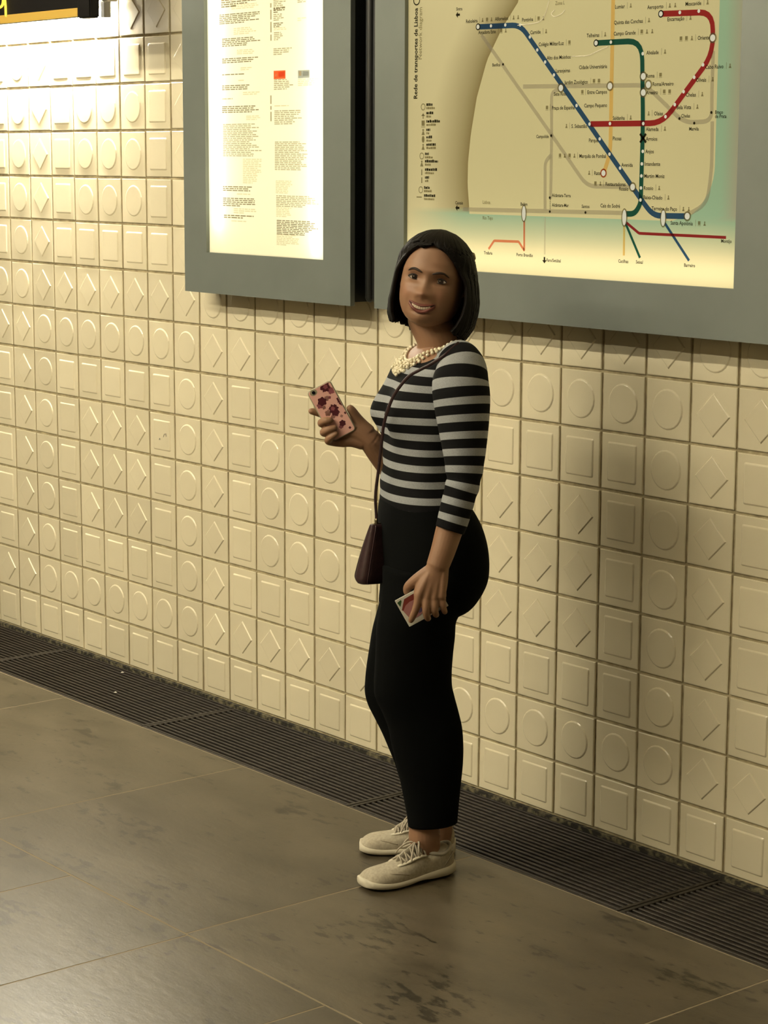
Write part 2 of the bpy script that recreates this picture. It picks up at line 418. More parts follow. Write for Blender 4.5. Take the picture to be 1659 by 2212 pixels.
# ---- narrow poster box
tube_m = emitter('poster_tube', (1.0, 0.95, 0.78), 10.0)
back_e = emitter('poster_backlight', (1.0, 0.92, 0.66), 1.55)
film = sheet('poster_film', (0.93, 0.91, 0.80))
txt = sheet('print_dark', (0.30, 0.27, 0.20)); txt2 = sheet('print_grey', (0.50, 0.47, 0.38)); txt3 = sheet('print_pale', (0.74, 0.71, 0.60))
A = light_box(0.078, 0.907, 0.197, 0.782, 1.4345, 2.54, 'narrow grey light box with a bright white poster of small text', 'light box')
keep(box('poster', 0.19, 0.79, SHEET_Y, SHEET_Y + .001, 1.43, 2.545, film), A)
keep(box('backlight', 0.11, 0.88, -.0185, -.0165, 1.345, 2.62, back_e), A)
tube_lamp(A, (0.245, -.058, 1.50), (0.245, -.058, 2.6), tube_m); tube_lamp(A, (0.735, -.058, 1.44), (0.735, -.058, 2.6), tube_m)
def text_block(px0, py0, px1, n, pitch, mat, bold=0.55, ragged=0.35, name='text_block', align='l'):
    """lines of small print, too small to read: word-length bars"""
    parts = []
    for i in range(n):
        x0, z0 = xz(px0, py0 + i * pitch); x1, _ = xz(px1, py0 + i * pitch)
        full = x1 - x0; Lw = full * (1 - random.random() * ragged if i < n - 1 else random.uniform(.35, .8))
        a = x0 if align == 'l' else x1 - Lw; end = a + Lw; h = pitch * 0.00138 * bold
        while a < end - 0.004:
            w = min(random.uniform(.008, .03), end - a); V = [(a, z0), (a + w, z0), (a + w, z0 + h), (a, z0 + h)]
            parts.append((V, [(0, 1, 2, 3)])); a += w + 0.0035
    flat(name, merge(parts), mat, A, 0.0006)
# left column: headings, paragraphs and their paler translations
for (p0, p1, y, n, pitch, mt) in ((478, 562, 3, 4, 4.6, txt), (500, 562, 13, 3, 3.8, txt3), (474, 566, 34, 6, 3.8, txt), (505, 554, 63, 4, 4, txt3), (480, 563, 86, 5, 3.8, txt),
        (512, 556, 110, 3, 3.8, txt3), (480, 562, 129, 3, 4, txt), (520, 558, 148, 2, 4, txt3), (480, 560, 163, 1, 4, txt), (515, 550, 175, 1, 4, txt3), (480, 562, 187, 3, 4, txt),
        (525, 564, 201, 2, 4, txt3), (480, 512, 215, 1, 4, txt2), (480, 564, 232, 4, 4, txt), (532, 565, 252, 3, 3.6, txt3), (482, 567, 270, 19, 3.75, txt2), (525, 566, 345, 14, 3.9, txt3),
        (482, 556, 404, 3, 4, txt), (512, 562, 420, 1, 4, txt3), (482, 566, 429, 5, 3.9, txt), (505, 565, 452, 3, 4.2, txt3), (484, 562, 466, 2, 4.4, txt), (500, 572, 478, 1, 4, txt3)):
    text_block(p0, y, p1, n, pitch, mt, name='paragraph')
for (p0, p1, y, n, pitch, mt) in ((591, 620, 2, 6, 4, txt2), (591, 618, 20, 3, 4, txt), (591, 614, 33, 4, 4, txt2), (591, 616, 52, 3, 3.6, txt), (592, 626, 62, 2, 3.6, txt3), (592, 613, 72, 5, 3.8, txt2),
        (591, 632, 107, 4, 4, txt2), (643, 688, 2, 2, 4, txt2), (643, 664, 41, 2, 4.5, txt3), (592, 634, 174, 6, 4, txt2), (644, 692, 173, 4, 4.2, txt3), (593, 650, 230, 1, 4, txt3),
        (593, 655, 241, 8, 4, txt2), (594, 668, 308, 17, 3.7, txt2), (596, 634, 392, 8, 3.6, txt3), (597, 690, 424, 7, 3.7, txt2), (597, 630, 450, 6, 3.6, txt3), (598, 690, 477, 9, 3.6, txt), (598, 650, 508, 7, 3.5, txt3)):
    text_block(p0, y, p1, n, pitch, mt, name='paragraph')
for py0, py1 in ((88, 5), (262, 208)):
    x0, z0 = xz(586, py0); x1, z1 = xz(586, py1); V = []
    parts = []; z = z0
    while z < z1:
        h = random.uniform(.01, .03); parts.append(([(x0 - .004, z), (x0 + .003, z), (x0 + .003, z + h), (x0 - .004, z + h)], [(0, 1, 2, 3)])); z += h + .006
    flat('vertical_heading', merge(parts), txt2, A, 0.0006)
for nm, (a, c), col in (('red_card_picture', ((591.5, 153), (617, 170)), (0.85, 0.17, 0.07)), ('grey_card_picture', ((644, 152), (669, 168)), (0.40, 0.43, 0.47))):
    x0, z1 = xz(*a); x1, z0 = xz(*c)
    poly(nm, [(x0, z0), (x1, z0), (x1, z1), (x0, z1)], sheet(nm + '_ink', col), A, 0.0006)
    w, h = x1 - x0, z1 - z0
    poly('card_detail', disc((x0 + w * .2, z0 + h * .45), w * .08, w * .08, 10) if 'red' in nm else [(x0 + w * .08, z0 + h * .3), (x0 + w * .3, z0 + h * .3), (x0 + w * .3, z0 + h * .9), (x0 + w * .08, z0 + h * .9)],
         sheet('card_light', (0.9, 0.75, 0.55) if 'red' in nm else (.85, .85, .8)), A, 0.0010)
    poly('card_detail', [(x0 + w * .42, z0 + h * .25), (x0 + w * .95, z0 + h * .25), (x0 + w * .95, z0 + h * .85), (x0 + w * .42, z0 + h * .85)], sheet(nm + '_panel', (0.92, 0.28, 0.14) if 'red' in nm else (.6, .62, .62)), A, 0.0010)

# ---- black filler between the boxes
fl = tag(empty('cable_cover', (0.96, -0.012, 1.335)), 'black ribbed filler strip between the two grey light boxes', 'cover strip')
keep(box('cover_plate', 0.909, 1.012, -0.055, -0.012, 1.335, BZ1, dark, None, 0.004, 2), fl)
for x in (0.928, 0.960, 0.992):
    v, f = tube([(x, -0.056, 1.333), (x, -0.056, BZ1)], 0.014, 12, cap=True); keep(pydata('rib', v, f, dark, None, True), fl)
for x, dx in ((0.922, 0.0), (0.988, 0.018)):
    v, f = tube([(x, -0.03, 1.34), (x + dx * .4, -0.028, 1.325), (x + dx, -0.024, 1.302)], 0.0022, 6); keep(pydata('cable_tie', v, f, dark, None, True), fl)

# ---- route map box
mtube = emitter('map_tube', (1.0, 0.90, 0.62), 4.2)
mback = emitter('map_backlight', (1.0, 0.89, 0.57), 0.63)
Bx = light_box(1.014, 2.47, 1.140, 2.318, 1.4305, 2.54, 'wide grey light box showing a coloured metro route map', 'light box')
keep(box('backlight', 1.06, 2.44, -.0185, -.0165, 1.345, 2.62, mback), Bx)
tube_lamp(Bx, (1.10, -.05, 1.462), (2.36, -.05, 1.462), mtube); tube_lamp(Bx, (1.10, -.05, 2.30), (2.36, -.05, 2.30), mtube)
# printed ground: land in the middle, brown fading to cream at the left, river fading out below and right
land = [xz(*p) for p in ((1122, 0), (1085, 60), (1052, 130), (1030, 210), (1017, 290), (1011, 350), (1010, 400), (1013, 440), (1014, 462))]
zr = xz(1200, 465)[1]                                              # river bank height
xR = xz(1549, 200)[0]
land_top = 2.545
ctr = np.array([xz(1400, 300)[0] - .0, 2.12])
def print_col(x, z):
    cream = np.array([0.86, 0.80, 0.56]); brown = np.array([0.33, 0.27, 0.135]); teal = np.array([0.40, 0.62, 0.50]); mauve = np.array([0.50, 0.46, 0.40])
    if z < zr:
        t = np.clip((zr - z) / 0.085, 0, 1) ** 0.9; c = teal * (1 - t) + cream * t
        fl_ = np.clip((x - 1.14) / 0.22, 0, 1); return c * fl_ + cream * (1 - fl_)
    if x > xR:
        t = np.clip((x - xR - .02) / 0.06, 0, 1); return teal * (1 - t) + mauve * t
    lx = np.interp(z, [p[1] for p in land[::-1]], [p[0] for p in land[::-1]])
    t = np.clip((lx - x) / 0.17, 0, 1) ** 0.8; return brown * (1 - t) + cream * t
xb2 = xR; r_ = 0.13; zland = zr - .004
def land_left(z): return float(np.interp(z, [p[1] for p in land[::-1]], [p[0] for p in land[::-1]]))
def land_right(z):
    q = zland + r_ - z
    return xb2 if q <= 0 else xb2 - r_ + math.sqrt(max(r_ * r_ - q * q, 0))
XA, XZ_, ZA, ZB = 1.132, 2.326, 1.423, 2.548
def grid_part(nm, x_lo, x_hi, zs, nx, colf, mat):
    V = []; Fc = []; Cc = []
    for z in zs:
        a, c = x_lo(z), x_hi(z)
        for i in range(nx + 1):
            x = a + (c - a) * i / nx; V.append((x, SHEET_Y, z)); Cc.append((*colf(x, z), 1))
    for j in range(len(zs) - 1):
        for i in range(nx): Fc.append((j * (nx + 1) + i, j * (nx + 1) + i + 1, (j + 1) * (nx + 1) + i + 1, (j + 1) * (nx + 1) + i))
    o = pydata(nm, V, Fc, mat); keep(o, Bx)
    at = o.data.color_attributes.new('print', 'FLOAT_COLOR', 'POINT'); at.data.foreach_set('color', np.array(Cc, np.float32).ravel())
film_m = sheet('map_film_ink', None, gloss=0.04)
zs = np.linspace(zland, ZB, 60)
grid_part('outer_area', lambda z: XA, land_left, zs, 24, print_col, film_m)
grid_part('land_area', land_left, land_right, zs, 8, lambda x, z: (0.80, 0.75, 0.50), film_m)
grid_part('estuary_area', land_right, lambda z: XZ_, zs, 10, lambda x, z: print_col(max(x, xR + 1e-4), z), film_m)
grid_part('river_area', lambda z: XA, lambda z: XZ_, np.linspace(ZA, zland, 24), 40, lambda x, z: print_col(x, min(z, zr - 1e-4)), film_m)
ink = {'blue': (0.05, 0.13, 0.34), 'red': (0.46, 0.045, 0.06), 'green': (0.025, 0.135, 0.13), 'yellow': (0.95, 0.70, 0.33), 'grey': (0.68, 0.655, 0.60), 'orange': (0.90, 0.33, 0.22),
       'pale': (0.86, 0.84, 0.78)}
INK = {k: sheet('route_' + k, c, gloss=0.04) for k, c in ink.items()}
white = emitter('stop_white', (1.0, 0.93, 0.66), 0.62); black = sheet('print_black', (0.035, 0.032, 0.022), gloss=0.04)
greyt = sheet('print_icon', (0.36, 0.33, 0.22))
def route(name, pts, w, col, off, r=0.03):
    flat(name, ribbon(rounded([xz(*p) for p in pts], r), w), INK[col], Bx, off)
gw = 0.0105; GK = 1
for pts in (((1040, 75), (1193, 293), (1268, 402), (1370, 404)), ((1130, 187), (1395, 184), (1478, 265), (1538, 262), (1538, 205), (1541, 110)), ((1539, 262), (1538, 360), (1528, 440), (1480, 467)),
            ((1210, 192), (1192, 200), (1192, 300), (1190, 430)), ((1191, 335), (1178, 350), (1178, 455)), ((1000, 452), (1345, 460))):
    route('suburban_line', pts, gw, 'grey', 0.0004 + 0.00010 * GK); GK += 1
route('suburban_line', ((1178, 470), (1177, 550)), 0.006, 'pale', 0.0006)
lw = 0.0135
route('blue_line', ((1036, 58), (1125, 54), (1385, 430), (1412, 466), (1486, 467)), lw, 'blue', 0.0015)
route('yellow_line', ((1326, -40), (1319, 330), (1305, 374)), lw * .92, 'yellow', 0.0013, 0.05)
route('green_line', ((1289, 93), (1388, 88), (1390, 270), (1385, 440), (1372, 462), (1350, 462)), lw, 'green', 0.0017, 0.045)
route('red_line', ((1277, 268), (1432, 266), (1541, 118), (1541, 26), (1429, 30)), lw, 'red', 0.0019, 0.04)
route('ferry_line', ((1133, 470), (1133, 541), (1121, 522), (1068, 520), (1056, 538)), 0.0065, 'orange', 0.0010, 0.003)
route('ferry_line', ((1350, 478), (1381, 504), (1569, 513)), 0.0068, 'red', 0.0010, 0.004)
route('ferry_line', ((1350, 478), (1383, 557)), 0.007, 'green', 0.0009); route('ferry_line', ((1434, 478), (1489, 563)), 0.007, 'blue', 0.0009)
route('ferry_line', ((1349, 478), (1348, 552)), 0.007, 'yellow', 0.0008)
def stop(px, py, r=0.0042, ringed=None, off=0.0024, dz=0.0):
    c = xz(px, py)
    if ringed: flat('stop_ring', (disc(c, r * 1.5, r * 1.5 + dz, 18), [tuple(range(18))]), ringed, Bx, off - .0002)
    flat('stop', (disc(c, r, r + dz, 14), [tuple(range(14))]), white, Bx, off)
for p in ((1062, 56), (1093, 54), (1125, 54), (1146, 80), (1162, 108), (1179, 134), (1198, 162), (1247, 228), (1275, 268), (1297, 300), (1318, 333), (1341, 363), (1385, 432),
          (1319, 267), (1391, 267), (1390, 327), (1388, 354), (1387, 380), (1386, 406), (1390, 116), (1321, 91), (1429, 30), (1470, 27), (1511, 24), (1520, 140), (1501, 167), (1478, 198), (1459, 226), (1439, 252)):
    stop(*p)
for p in ((1034, 58), (1289, 93), (1429, 30)): stop(*p, 0.0058, black)
for p in ((1213, 190), (1319, 186), (1391, 165), (1391, 200), (1541, 82), (1368, 404), (1486, 467), (1402, 183)): stop(*p, 0.0078, greyt)
for p in ((1133, 461), (1350, 470), (1434, 471)): stop(*p, 0.0068, greyt, dz=0.012)
stop(1305, 374, 0.0072, sheet('ring_red', (0.45, 0.10, 0.03)))
for p in ((1088, 139), (1192, 293), (1189, 427), (1189, 457), (1266, 459), (1469, 256), (1501, 266), (1538, 243)):
    flat('black_stop', (disc(xz(*p), .0034, .0034, 10), [tuple(range(10))]), black, Bx, 0.0022)
flat('dotted_link', merge([(disc(xz(1189, y), .0012, .0018, 6), [tuple(range(6))]) for y in range(431, 455, 4)]), black, Bx, .0012)
for a, c in (((1384, 289), (1397, 308)), ((1397, 289), (1384, 308))):
    flat('closed_cross', ribbon([xz(*a), xz(*c)], 0.006), black, Bx, 0.0023)
LS = 0.0126
def icon(x, z, s=.010, kind=0):
    if kind == 0:                                                   # small figure
        g = merge([(disc((x, z + s * .8), s * .2, s * .2, 8), [tuple(range(8))]), ([(x - s * .4, z), (x + s * .4, z), (x + s * .12, z + s * .6), (x - s * .12, z + s * .6)], [(0, 1, 2, 3)])])
    else:                                                           # small vehicle
        g = merge([([(x - s * .4, z + s * .15), (x + s * .4, z + s * .15), (x + s * .4, z + s), (x - s * .4, z + s)], [(0, 1, 2, 3)]), ([(x - s * .5, z - s * .1), (x + s * .5, z - s * .1), (x + s * .5, z), (x - s * .5, z)], [(0, 1, 2, 3)])])
    flat('pictogram', g, greyt, Bx, 0.0016)
def name(s, px, py, align='LEFT', ic='', size=LS, mat=None, sx=0.92):
    """station name; px, py = start (LEFT) or end (RIGHT) of the base line"""
    x, z = xz(px, py); o = put_text('station_name', s, x, z, size, mat or black, Bx, 0.0027, align, 0.00022, sx)
    if ic:
        w = max(v.co.x for v in o.data.vertices) - min(v.co.x for v in o.data.vertices)
        sg = 1 if align == 'LEFT' else -1; a = x + sg * (w + .008)
        flat('divider', ([(a - .0005, z - .002), (a + .0005, z - .002), (a + .0005, z + .013), (a - .0005, z + .013)], [(0, 1, 2, 3)]), greyt, Bx, .0016)
        for k, ch in enumerate(ic): icon(a + sg * (.011 + .017 * k), z, kind=int(ch))
for s, px, py, al, ic in (
    ('Reboleira', 1008, 50, 'LEFT', '010'), ('Amadora Este', 1035, 74, 'LEFT', '10'), ('Alfornelos', 1071, 45, 'LEFT', '00'), ('Pontinha', 1129, 47, 'LEFT', '10'), ('Carnide', 1147, 74, 'LEFT', '0'),
    ('Colégio Militar/Luz', 1165, 100, 'LEFT', '1'), ('Alto dos Moinhos', 1183, 129, 'LEFT', ''), ('Laranjeiras', 1202, 157, 'LEFT', ''), ('Jardim Zoológico', 1221, 182, 'LEFT', '11'), ('Sete Rios', 1198, 207, 'LEFT', ''),
    ('Praça de Espanha', 1243, 236, 'RIGHT', '1'), ('S. Sebastião', 1270, 276, 'RIGHT', '0'), ('Parque', 1294, 307, 'RIGHT', ''), ('Marquês de Pombal', 1311, 341, 'RIGHT', '0101'), ('Avenida', 1344, 360, 'LEFT', ''),
    ('Restauradores', 1353, 402, 'RIGHT', '01'), ('Rossio', 1359, 412, 'RIGHT', ''), ('Rato', 1299, 378, 'RIGHT', '0'), ('Picoas', 1325, 303, 'LEFT', ''), ('Saldanha', 1325, 259, 'LEFT', '0'),
    ('Campo Pequeno', 1313, 231, 'RIGHT', ''), ('Entre Campos', 1313, 202, 'RIGHT', '1'), ('Cidade Universitária', 1313, 147, 'RIGHT', ''), ('Campo Grande', 1327, 77, 'LEFT', '100'), ('Quinta das Conchas', 1328, 53, 'LEFT', '0'),
    ('Lumiar', 1330, 19, 'LEFT', '0'), ('Telheiras', 1269, 81, 'LEFT', '0'), ('Alvalade', 1398, 118, 'LEFT', '0'), ('Roma', 1397, 168, 'LEFT', '1'), ('Roma/Areeiro', 1411, 186, 'LEFT', ''), ('Areeiro', 1398, 204, 'LEFT', '11'),
    ('Olaias', 1434, 249, 'RIGHT', '0'), ('Alameda', 1397, 283, 'LEFT', '0'), ('Arroios', 1397, 304, 'LEFT', ''), ('Anjos', 1396, 331, 'LEFT', ''), ('Intendente', 1394, 358, 'LEFT', ''), ('Martim Moniz', 1393, 384, 'LEFT', ''),
    ('Rossio', 1392, 410, 'LEFT', '0'), ('Baixa-Chiado', 1391, 430, 'LEFT', '0'), ('Terreiro do Paço', 1409, 454, 'LEFT', '00'), ('Santa Apolónia', 1450, 485, 'LEFT', '10'), ('Cais do Sodré', 1341, 449, 'RIGHT', ''),
    ('Aeroporto', 1400, 20, 'LEFT', '00'), ('Encarnação', 1443, 46, 'LEFT', '0'), ('Moscavide', 1482, 13, 'LEFT', '0'), ('Oriente', 1535, 85, 'RIGHT', '011'), ('Cabo Ruivo', 1525, 149, 'LEFT', '0'), ('Olivais', 1505, 177, 'LEFT', '0'),
    ('Chelas', 1483, 209, 'LEFT', '0'), ('Bela Vista', 1463, 236, 'LEFT', '0')):
    name(s, px, py, al, ic)
for s, px, py, al in (('Sintra', 987, 23, 'LEFT'), ('Benfica', 1082, 143, 'RIGHT'), ('Campolide', 1187, 298, 'RIGHT'), ('Alcântara-Terra', 1194, 425, 'LEFT'), ('Alcântara-Mar', 1194, 446, 'LEFT'), ('Santos', 1258, 449, 'LEFT'),
    ('Cascais', 985, 441, 'LEFT'), ('Belém', 1126, 444, 'LEFT'), ('Trafaria', 1047, 549, 'LEFT'), ('Porto Brandão', 1117, 553, 'LEFT'), ('Faro/Setúbal', 1182, 565, 'LEFT'), ('Cacilhas', 1337, 567, 'LEFT'),
    ('Seixal', 1375, 569, 'LEFT'), ('Barreiro', 1479, 576, 'LEFT'), ('Montijo', 1559, 524, 'LEFT'), ('Chelas', 1473, 254, 'LEFT'), ('Marvila', 1490, 282, 'LEFT'), ('Braço', 1546, 246, 'LEFT'), ('de Prata', 1546, 255, 'LEFT')):
    name(s, px, py, al, '', 0.0112)
for s, px, py in (('Lisboa', 1044, 440), ('Rio Tejo', 1044, 474), ('Zona L', 1201, 11)): name(s, px, py, 'LEFT', '', 0.0125, greyt)
for px, py, rot in ((990, 32, 0), (989, 449, 0), (1177, 562, 90)):                  # direction arrows
    c = np.array(xz(px, py)); s = 0.008; q = [(-s, 0), (0, s), (0, .35 * s), (s, .35 * s), (s, -.35 * s), (0, -.35 * s), (0, -s)]
    a = math.radians(rot); q = [(c[0] + x * math.cos(a) - z * math.sin(a), c[1] + x * math.sin(a) + z * math.cos(a)) for x, z in q]
    flat('direction_arrow', (q, [tuple(range(7))]), black, Bx, .0016)
x, z = xz(902, 214); z2 = xz(903, 18)[1]
o = put_text('map_title', 'Rede de transportes de Lisboa', x, z, 0.0205, black, Bx, .0016, 'LEFT', 0.0005, (z2 - z) / 0.2975 * 1.0, math.pi / 2)
h = max(v.co.z for v in o.data.vertices) - min(v.co.z for v in o.data.vertices)
for v in o.data.vertices: v.co.z = z + (v.co.z - z) * (z2 - z) / h
x, z = xz(912, 129); z2 = xz(911, 17)[1]
o = put_text('map_subtitle', 'Network diagram', x, z, 0.0205, greyt, Bx, .0016, 'LEFT', 0.0001, 1.0, math.pi / 2)
h = max(v.co.z for v in o.data.vertices) - min(v.co.z for v in o.data.vertices)
for v in o.data.vertices: v.co.z = z + (v.co.z - z) * (z2 - z) / h
c = xz(901, 0)
flat('metro_emblem', ribbon(disc(c, .0125, .0125, 24) + [disc(c, .0125, .0125, 24)[0]], 0.0032), black, Bx, .0016)
# legend: pictograms with two-line captions
for i, (py, w, w2, kd) in enumerate(((231, 14, 18, 'ring'), (249, 15, 10, 'plane'), (267, 30, 20, 'bus'), (285, 8, 6, 'fig'), (301, 12, 11, 'oval'), (317, 20, 21, 'fig'), (337, 8, 18, 'ring'), (353, 28, 12, 'fig'),
                                    (371, 27, 20, 'bar'), (388, 9, 7, 'bar'), (410, 12, 16, 'ring'), (427, 24, 22, 'line'))):
    x0 = 915 - (i > 5) * 3 - (i > 9) * 2; c = xz(x0, py)
    if kd == 'ring': flat('legend_symbol', ribbon(disc(c, .008, .008, 18) + [disc(c, .008, .008, 18)[0]], .0022), greyt, Bx, .0016)
    elif kd == 'line': flat('legend_symbol', ([(c[0] - .018, c[1]), (c[0] + .004, c[1]), (c[0] + .004, c[1] + .003), (c[0] - .018, c[1] + .003)], [(0, 1, 2, 3)]), greyt, Bx, .0016)
    elif kd == 'plane': flat('legend_symbol', merge([([(c[0] - .002, c[1] - .009), (c[0] + .002, c[1] - .009), (c[0], c[1] + .009)], [(0, 1, 2)]), ([(c[0] - .008, c[1] - .002), (c[0] + .008, c[1] - .002), (c[0], c[1] + .005)], [(0, 1, 2)])]), greyt, Bx, .0016)
    elif kd == 'oval': flat('legend_symbol', (disc(c, .0055, .009, 14), [tuple(range(14))]), greyt, Bx, .0016)
    elif kd == 'bar': flat('legend_symbol', ([(c[0] - .002, c[1] - .009), (c[0] + .002, c[1] - .009), (c[0] + .002, c[1] + .006), (c[0] - .002, c[1] + .006)], [(0, 1, 2, 3)]), greyt, Bx, .0016)
    else: icon(c[0], c[1] - .008, .016, 0 if kd == 'fig' else 1)
    for dy, ww, mt, hh in ((-2, w, black, .0065), (5, w2, greyt, .0055)):
        a0 = xz(x0 + 7, py + dy); a1 = xz(x0 + 7 + ww, py + dy); parts = []; a = a0[0]
        while a < a1[0] - .002:
            q = min(random.uniform(.003, .008), a1[0] - a); hq = hh * random.uniform(.8, 1.15)
            parts.append(([(a, a0[1]), (a + q, a0[1]), (a + q, a0[1] + hq), (a, a0[1] + hq)], [(0, 1, 2, 3)])); a += q + .0013
        flat('legend_caption', merge(parts), mt, Bx, .0016)
# scratches in the glazing
scr = principled('scratch', (0.9, 0.85, 0.7), 0.2)
for pts in (((1120, 55), (1165, 48), (1180, 30), (1188, 0)), ((1237, 122), (1272, 120), (1290, 112), (1315, 101)), ((1200, 22), (1193, 30), (1200, 36), (1215, 30), (1222, 22))):
    q = smooth_path([pp(*p) - np.array([0, .003, 0]) for p in pts], 16); v, f = tube(q, .0011, 5, cap=False); keep(pydata('scratch', v, f, scr), Bx)

# ================================================================== hanging sign with the wall lamp behind it
sg = tag(empty('station_sign', (-0.86, -0.30, 2.145)), 'black hanging station sign with a yellow stripe along its lower edge', 'sign')
signb = principled('sign_black', (0.006, 0.005, 0.005), 0.5, spec=0.2); yel = principled('sign_yellow', (0.62, 0.40, 0.075), 0.5)
keep(box('sign_board', -1.62, -0.186, -0.315, -0.285, 2.143, 2.50, signb, None, .002), sg)
keep(box('end_cap', -0.186, -0.112, -0.318, -0.282, 2.137, 2.505, signb, None, .004, 2), sg)
keep(box('yellow_stripe', -1.62, -0.187, -0.3165, -0.315, 2.1435, 2.1695, yel), sg)
yl = emitter('lit_letter', (1.0, 0.70, 0.08), 1.6)
def sx_(px, py): p = on_plane(px, py, 1, -0.3165); return p
x0, z0 = sx_(14, 20)[0], sx_(14, 33)[2]
# a lit letter with a bowl and a long descending stem
v1 = [np.array(sx_(*p)) for p in ((13.5, 33), (13, 14), (11, -8), (9, -40))]
v2 = smooth_path([np.array(sx_(*p)) for p in ((9, -12), (8, 6), (4, 14), (-3, 17), (-10, 12), (-14, 0), (-12, -18), (-4, -26), (5, -24))], 26)
v, f = merge([tube(v1, .006, 8, flat=.4), tube(v2, .0075, 8, flat=.4)]); keep(pydata('sign_letter', v, f, yl, None, True), sg)
steel = principled('steel', (0.35, 0.35, 0.34), 0.3, metal=0.9)
v, f = merge([tube([(-.115, -.30, 2.195), (-.085, -.295, 2.215), (-.072, -.292, 2.235)], .006, 8), tube([(-.066, -.292, 2.19), (-.070, -.292, 2.34)], .010, 10)])
keep(pydata('bracket', v, f, steel, None, True), sg)
for x in (-1.4, -0.35):
    v, f = tube([(x, -.30, 2.50), (x, -.30, 4.3)], .010, 10); keep(pydata('hanger_rod', v, f, steel, None, True), sg)
wl = tag(empty('wall_lamp', (-1.05, 0.0, 2.25)), 'fluorescent wall lamp hidden behind the hanging station sign', 'lamp')
keep(box('lamp_housing', -1.75, -0.44, -0.075, -0.012, 2.215, 2.33, principled('lamp_white', (0.7, 0.68, 0.6), 0.4), None, .004), wl)
v, f = tube([(-1.72, -.046, 2.180), (-0.47, -.046, 2.180)], .013, 12, rounded=False); keep(pydata('lamp_tube', v, f, emitter('sign_tube', (1, .93, .76), SIGN_TUBE)), wl)
for x in (-1.71, -0.46): keep(box('lamp_holder', x - .010, x + .010, -.060, -.034, 2.165, 2.216, steel), wl)

# ================================================================== ceiling tubes parallel to the wall
lampw = principled('lamp_white', (0.7, 0.68, 0.6), 0.4)
LZ = 3.85
for i, (xc, yc, st_) in enumerate(LAMPS):
    tm = MATS.get('ceiling_tube_%g' % st_) or emitter('ceiling_tube_%g' % st_, WARM, CEIL_TUBE * st_)
    g = tag(empty('ceiling_lamp', (xc, yc, 4.3)), 'long suspended tube lamp hanging from the ceiling parallel to the tiled wall', 'lamp', 'suspended tube lamps')
    keep(box('lamp_housing', xc - .72, xc + .72, yc - .05, yc + .05, LZ + .03, LZ + .09, lampw, None, .006), g)
    v, f = tube([(xc - .7, yc, LZ), (xc + .7, yc, LZ)], .016, 12, rounded=False); keep(pydata('lamp_tube', v, f, tm), g)
    for s in (-.69, .69): keep(box('lamp_holder', xc + s - .012, xc + s + .012, yc - .02, yc + .02, LZ - .02, LZ + .03, lampw), g)
    for s in (-.4, .4):
        v, f = tube([(xc + s, yc, LZ + .09), (xc + s, yc, 4.3)], .006, 8, rounded=False); keep(pydata('hanger_rod', v, f, steel), g)
# ================================================================== the person
PXM = 915.0
YAW = math.radians(15)
FW = -UU * math.cos(YAW) - DD * math.sin(YAW)                     # the way the body faces
LF = UU * math.sin(YAW) - DD * math.cos(YAW)                      # towards the person's left
ZU = np.array([0, 0, 1.0])
person = tag(empty('person', tuple(FOOT)), 'smiling person in striped sweater and black trousers holding up a phone', 'person')
def superel(c, ax, hx, ay, hy, n=40, e=2.2):
    out = []
    for k in range(n):
        t = 2 * math.pi * k / n; cx, sy = math.cos(t), math.sin(t)
        out.append(c + ax * hx * math.copysign(abs(cx) ** (2 / e), cx) + ay * hy * math.copysign(abs(sy) ** (2 / e), sy))
    return np.array(out)
def body_rings(rows, n=44, e=2.2, up=4):
    """rows (py, left px, right px, half width, depth): level rings whose outline meets both pixels"""
    R_ = np.array(rows, float); q = smooth_path(R_, up * (len(R_) - 1) + 1); out = []
    for py, l, r, hw, dc in q:
        a, b_ = pt(l, py, dc), pt(r, py, dc); c = (a + b_) / 2; W = np.linalg.norm(a - b_) / 2
        hf = math.sqrt(max(W * W - (hw * math.sin(YAW)) ** 2, 1e-5)) / math.cos(YAW)
        out.append(superel(c, FW, hf, LF, hw, n, e))
    return out
def limb(rows, n=30, seg=20, flat=1.0, up=(0, 0, 1)):
    """rows (px, py, depth, radius)"""
    q = smooth_path(rows, n); P = [pt(a, b_, c) for a, b_, c, r in q]
    return tube(P, q[:, 3], seg, flat=flat, up=up), P

# ---- head frame
EYE_PX = (922, 604); fr = -ray(*EYE_PX); fr /= np.linalg.norm(fr)
r0 = RC[0] - fr * (RC[0] @ fr); r0 /= np.linalg.norm(r0); u0 = np.cross(fr, r0); u0 = u0 if u0[2] > 0 else -u0
ROLL, HY = math.radians(10.8), math.radians(12)
hu = u0 * math.cos(ROLL) + r0 * math.sin(ROLL); hr = r0 * math.cos(ROLL) - u0 * math.sin(ROLL)
hf_ = fr * math.cos(HY) - hr * math.sin(HY); hr = hr * math.cos(HY) + fr * math.sin(HY)
HO = pt(*EYE_PX, -0.045) - hf_ * 0.080
def hd(x, y, z): return HO + hr * x + hf_ * y + hu * z            # head space: x image right, y out of the face, z up
SL = np.array([  # z, half width, front, back
    (0.113, .004, .004, .006), (0.107, .024, .032, .036), (0.095, .046, .056, .062), (0.070, .0615, .079, .084), (0.04, .0705, .089, .094), (0.02, .0735, .0905, .096), (0.0, .0745, .086, .095),
    (-0.02, .0740, .0845, .089), (-0.04, .0720, .0855, .079), (-0.057, .0690, .0865, .064), (-0.070, .0640, .0865, .050), (-0.082, .0570, .0850, .038), (-0.093, .0470, .0805, .026), (-0.101, .0340, .073, .012), (-0.107, .014, .062, -.02)])
SLo = SL[::-1]
def sl(z): return [float(np.interp(z, SLo[:, 0], SLo[:, i])) for i in (1, 2, 3)]
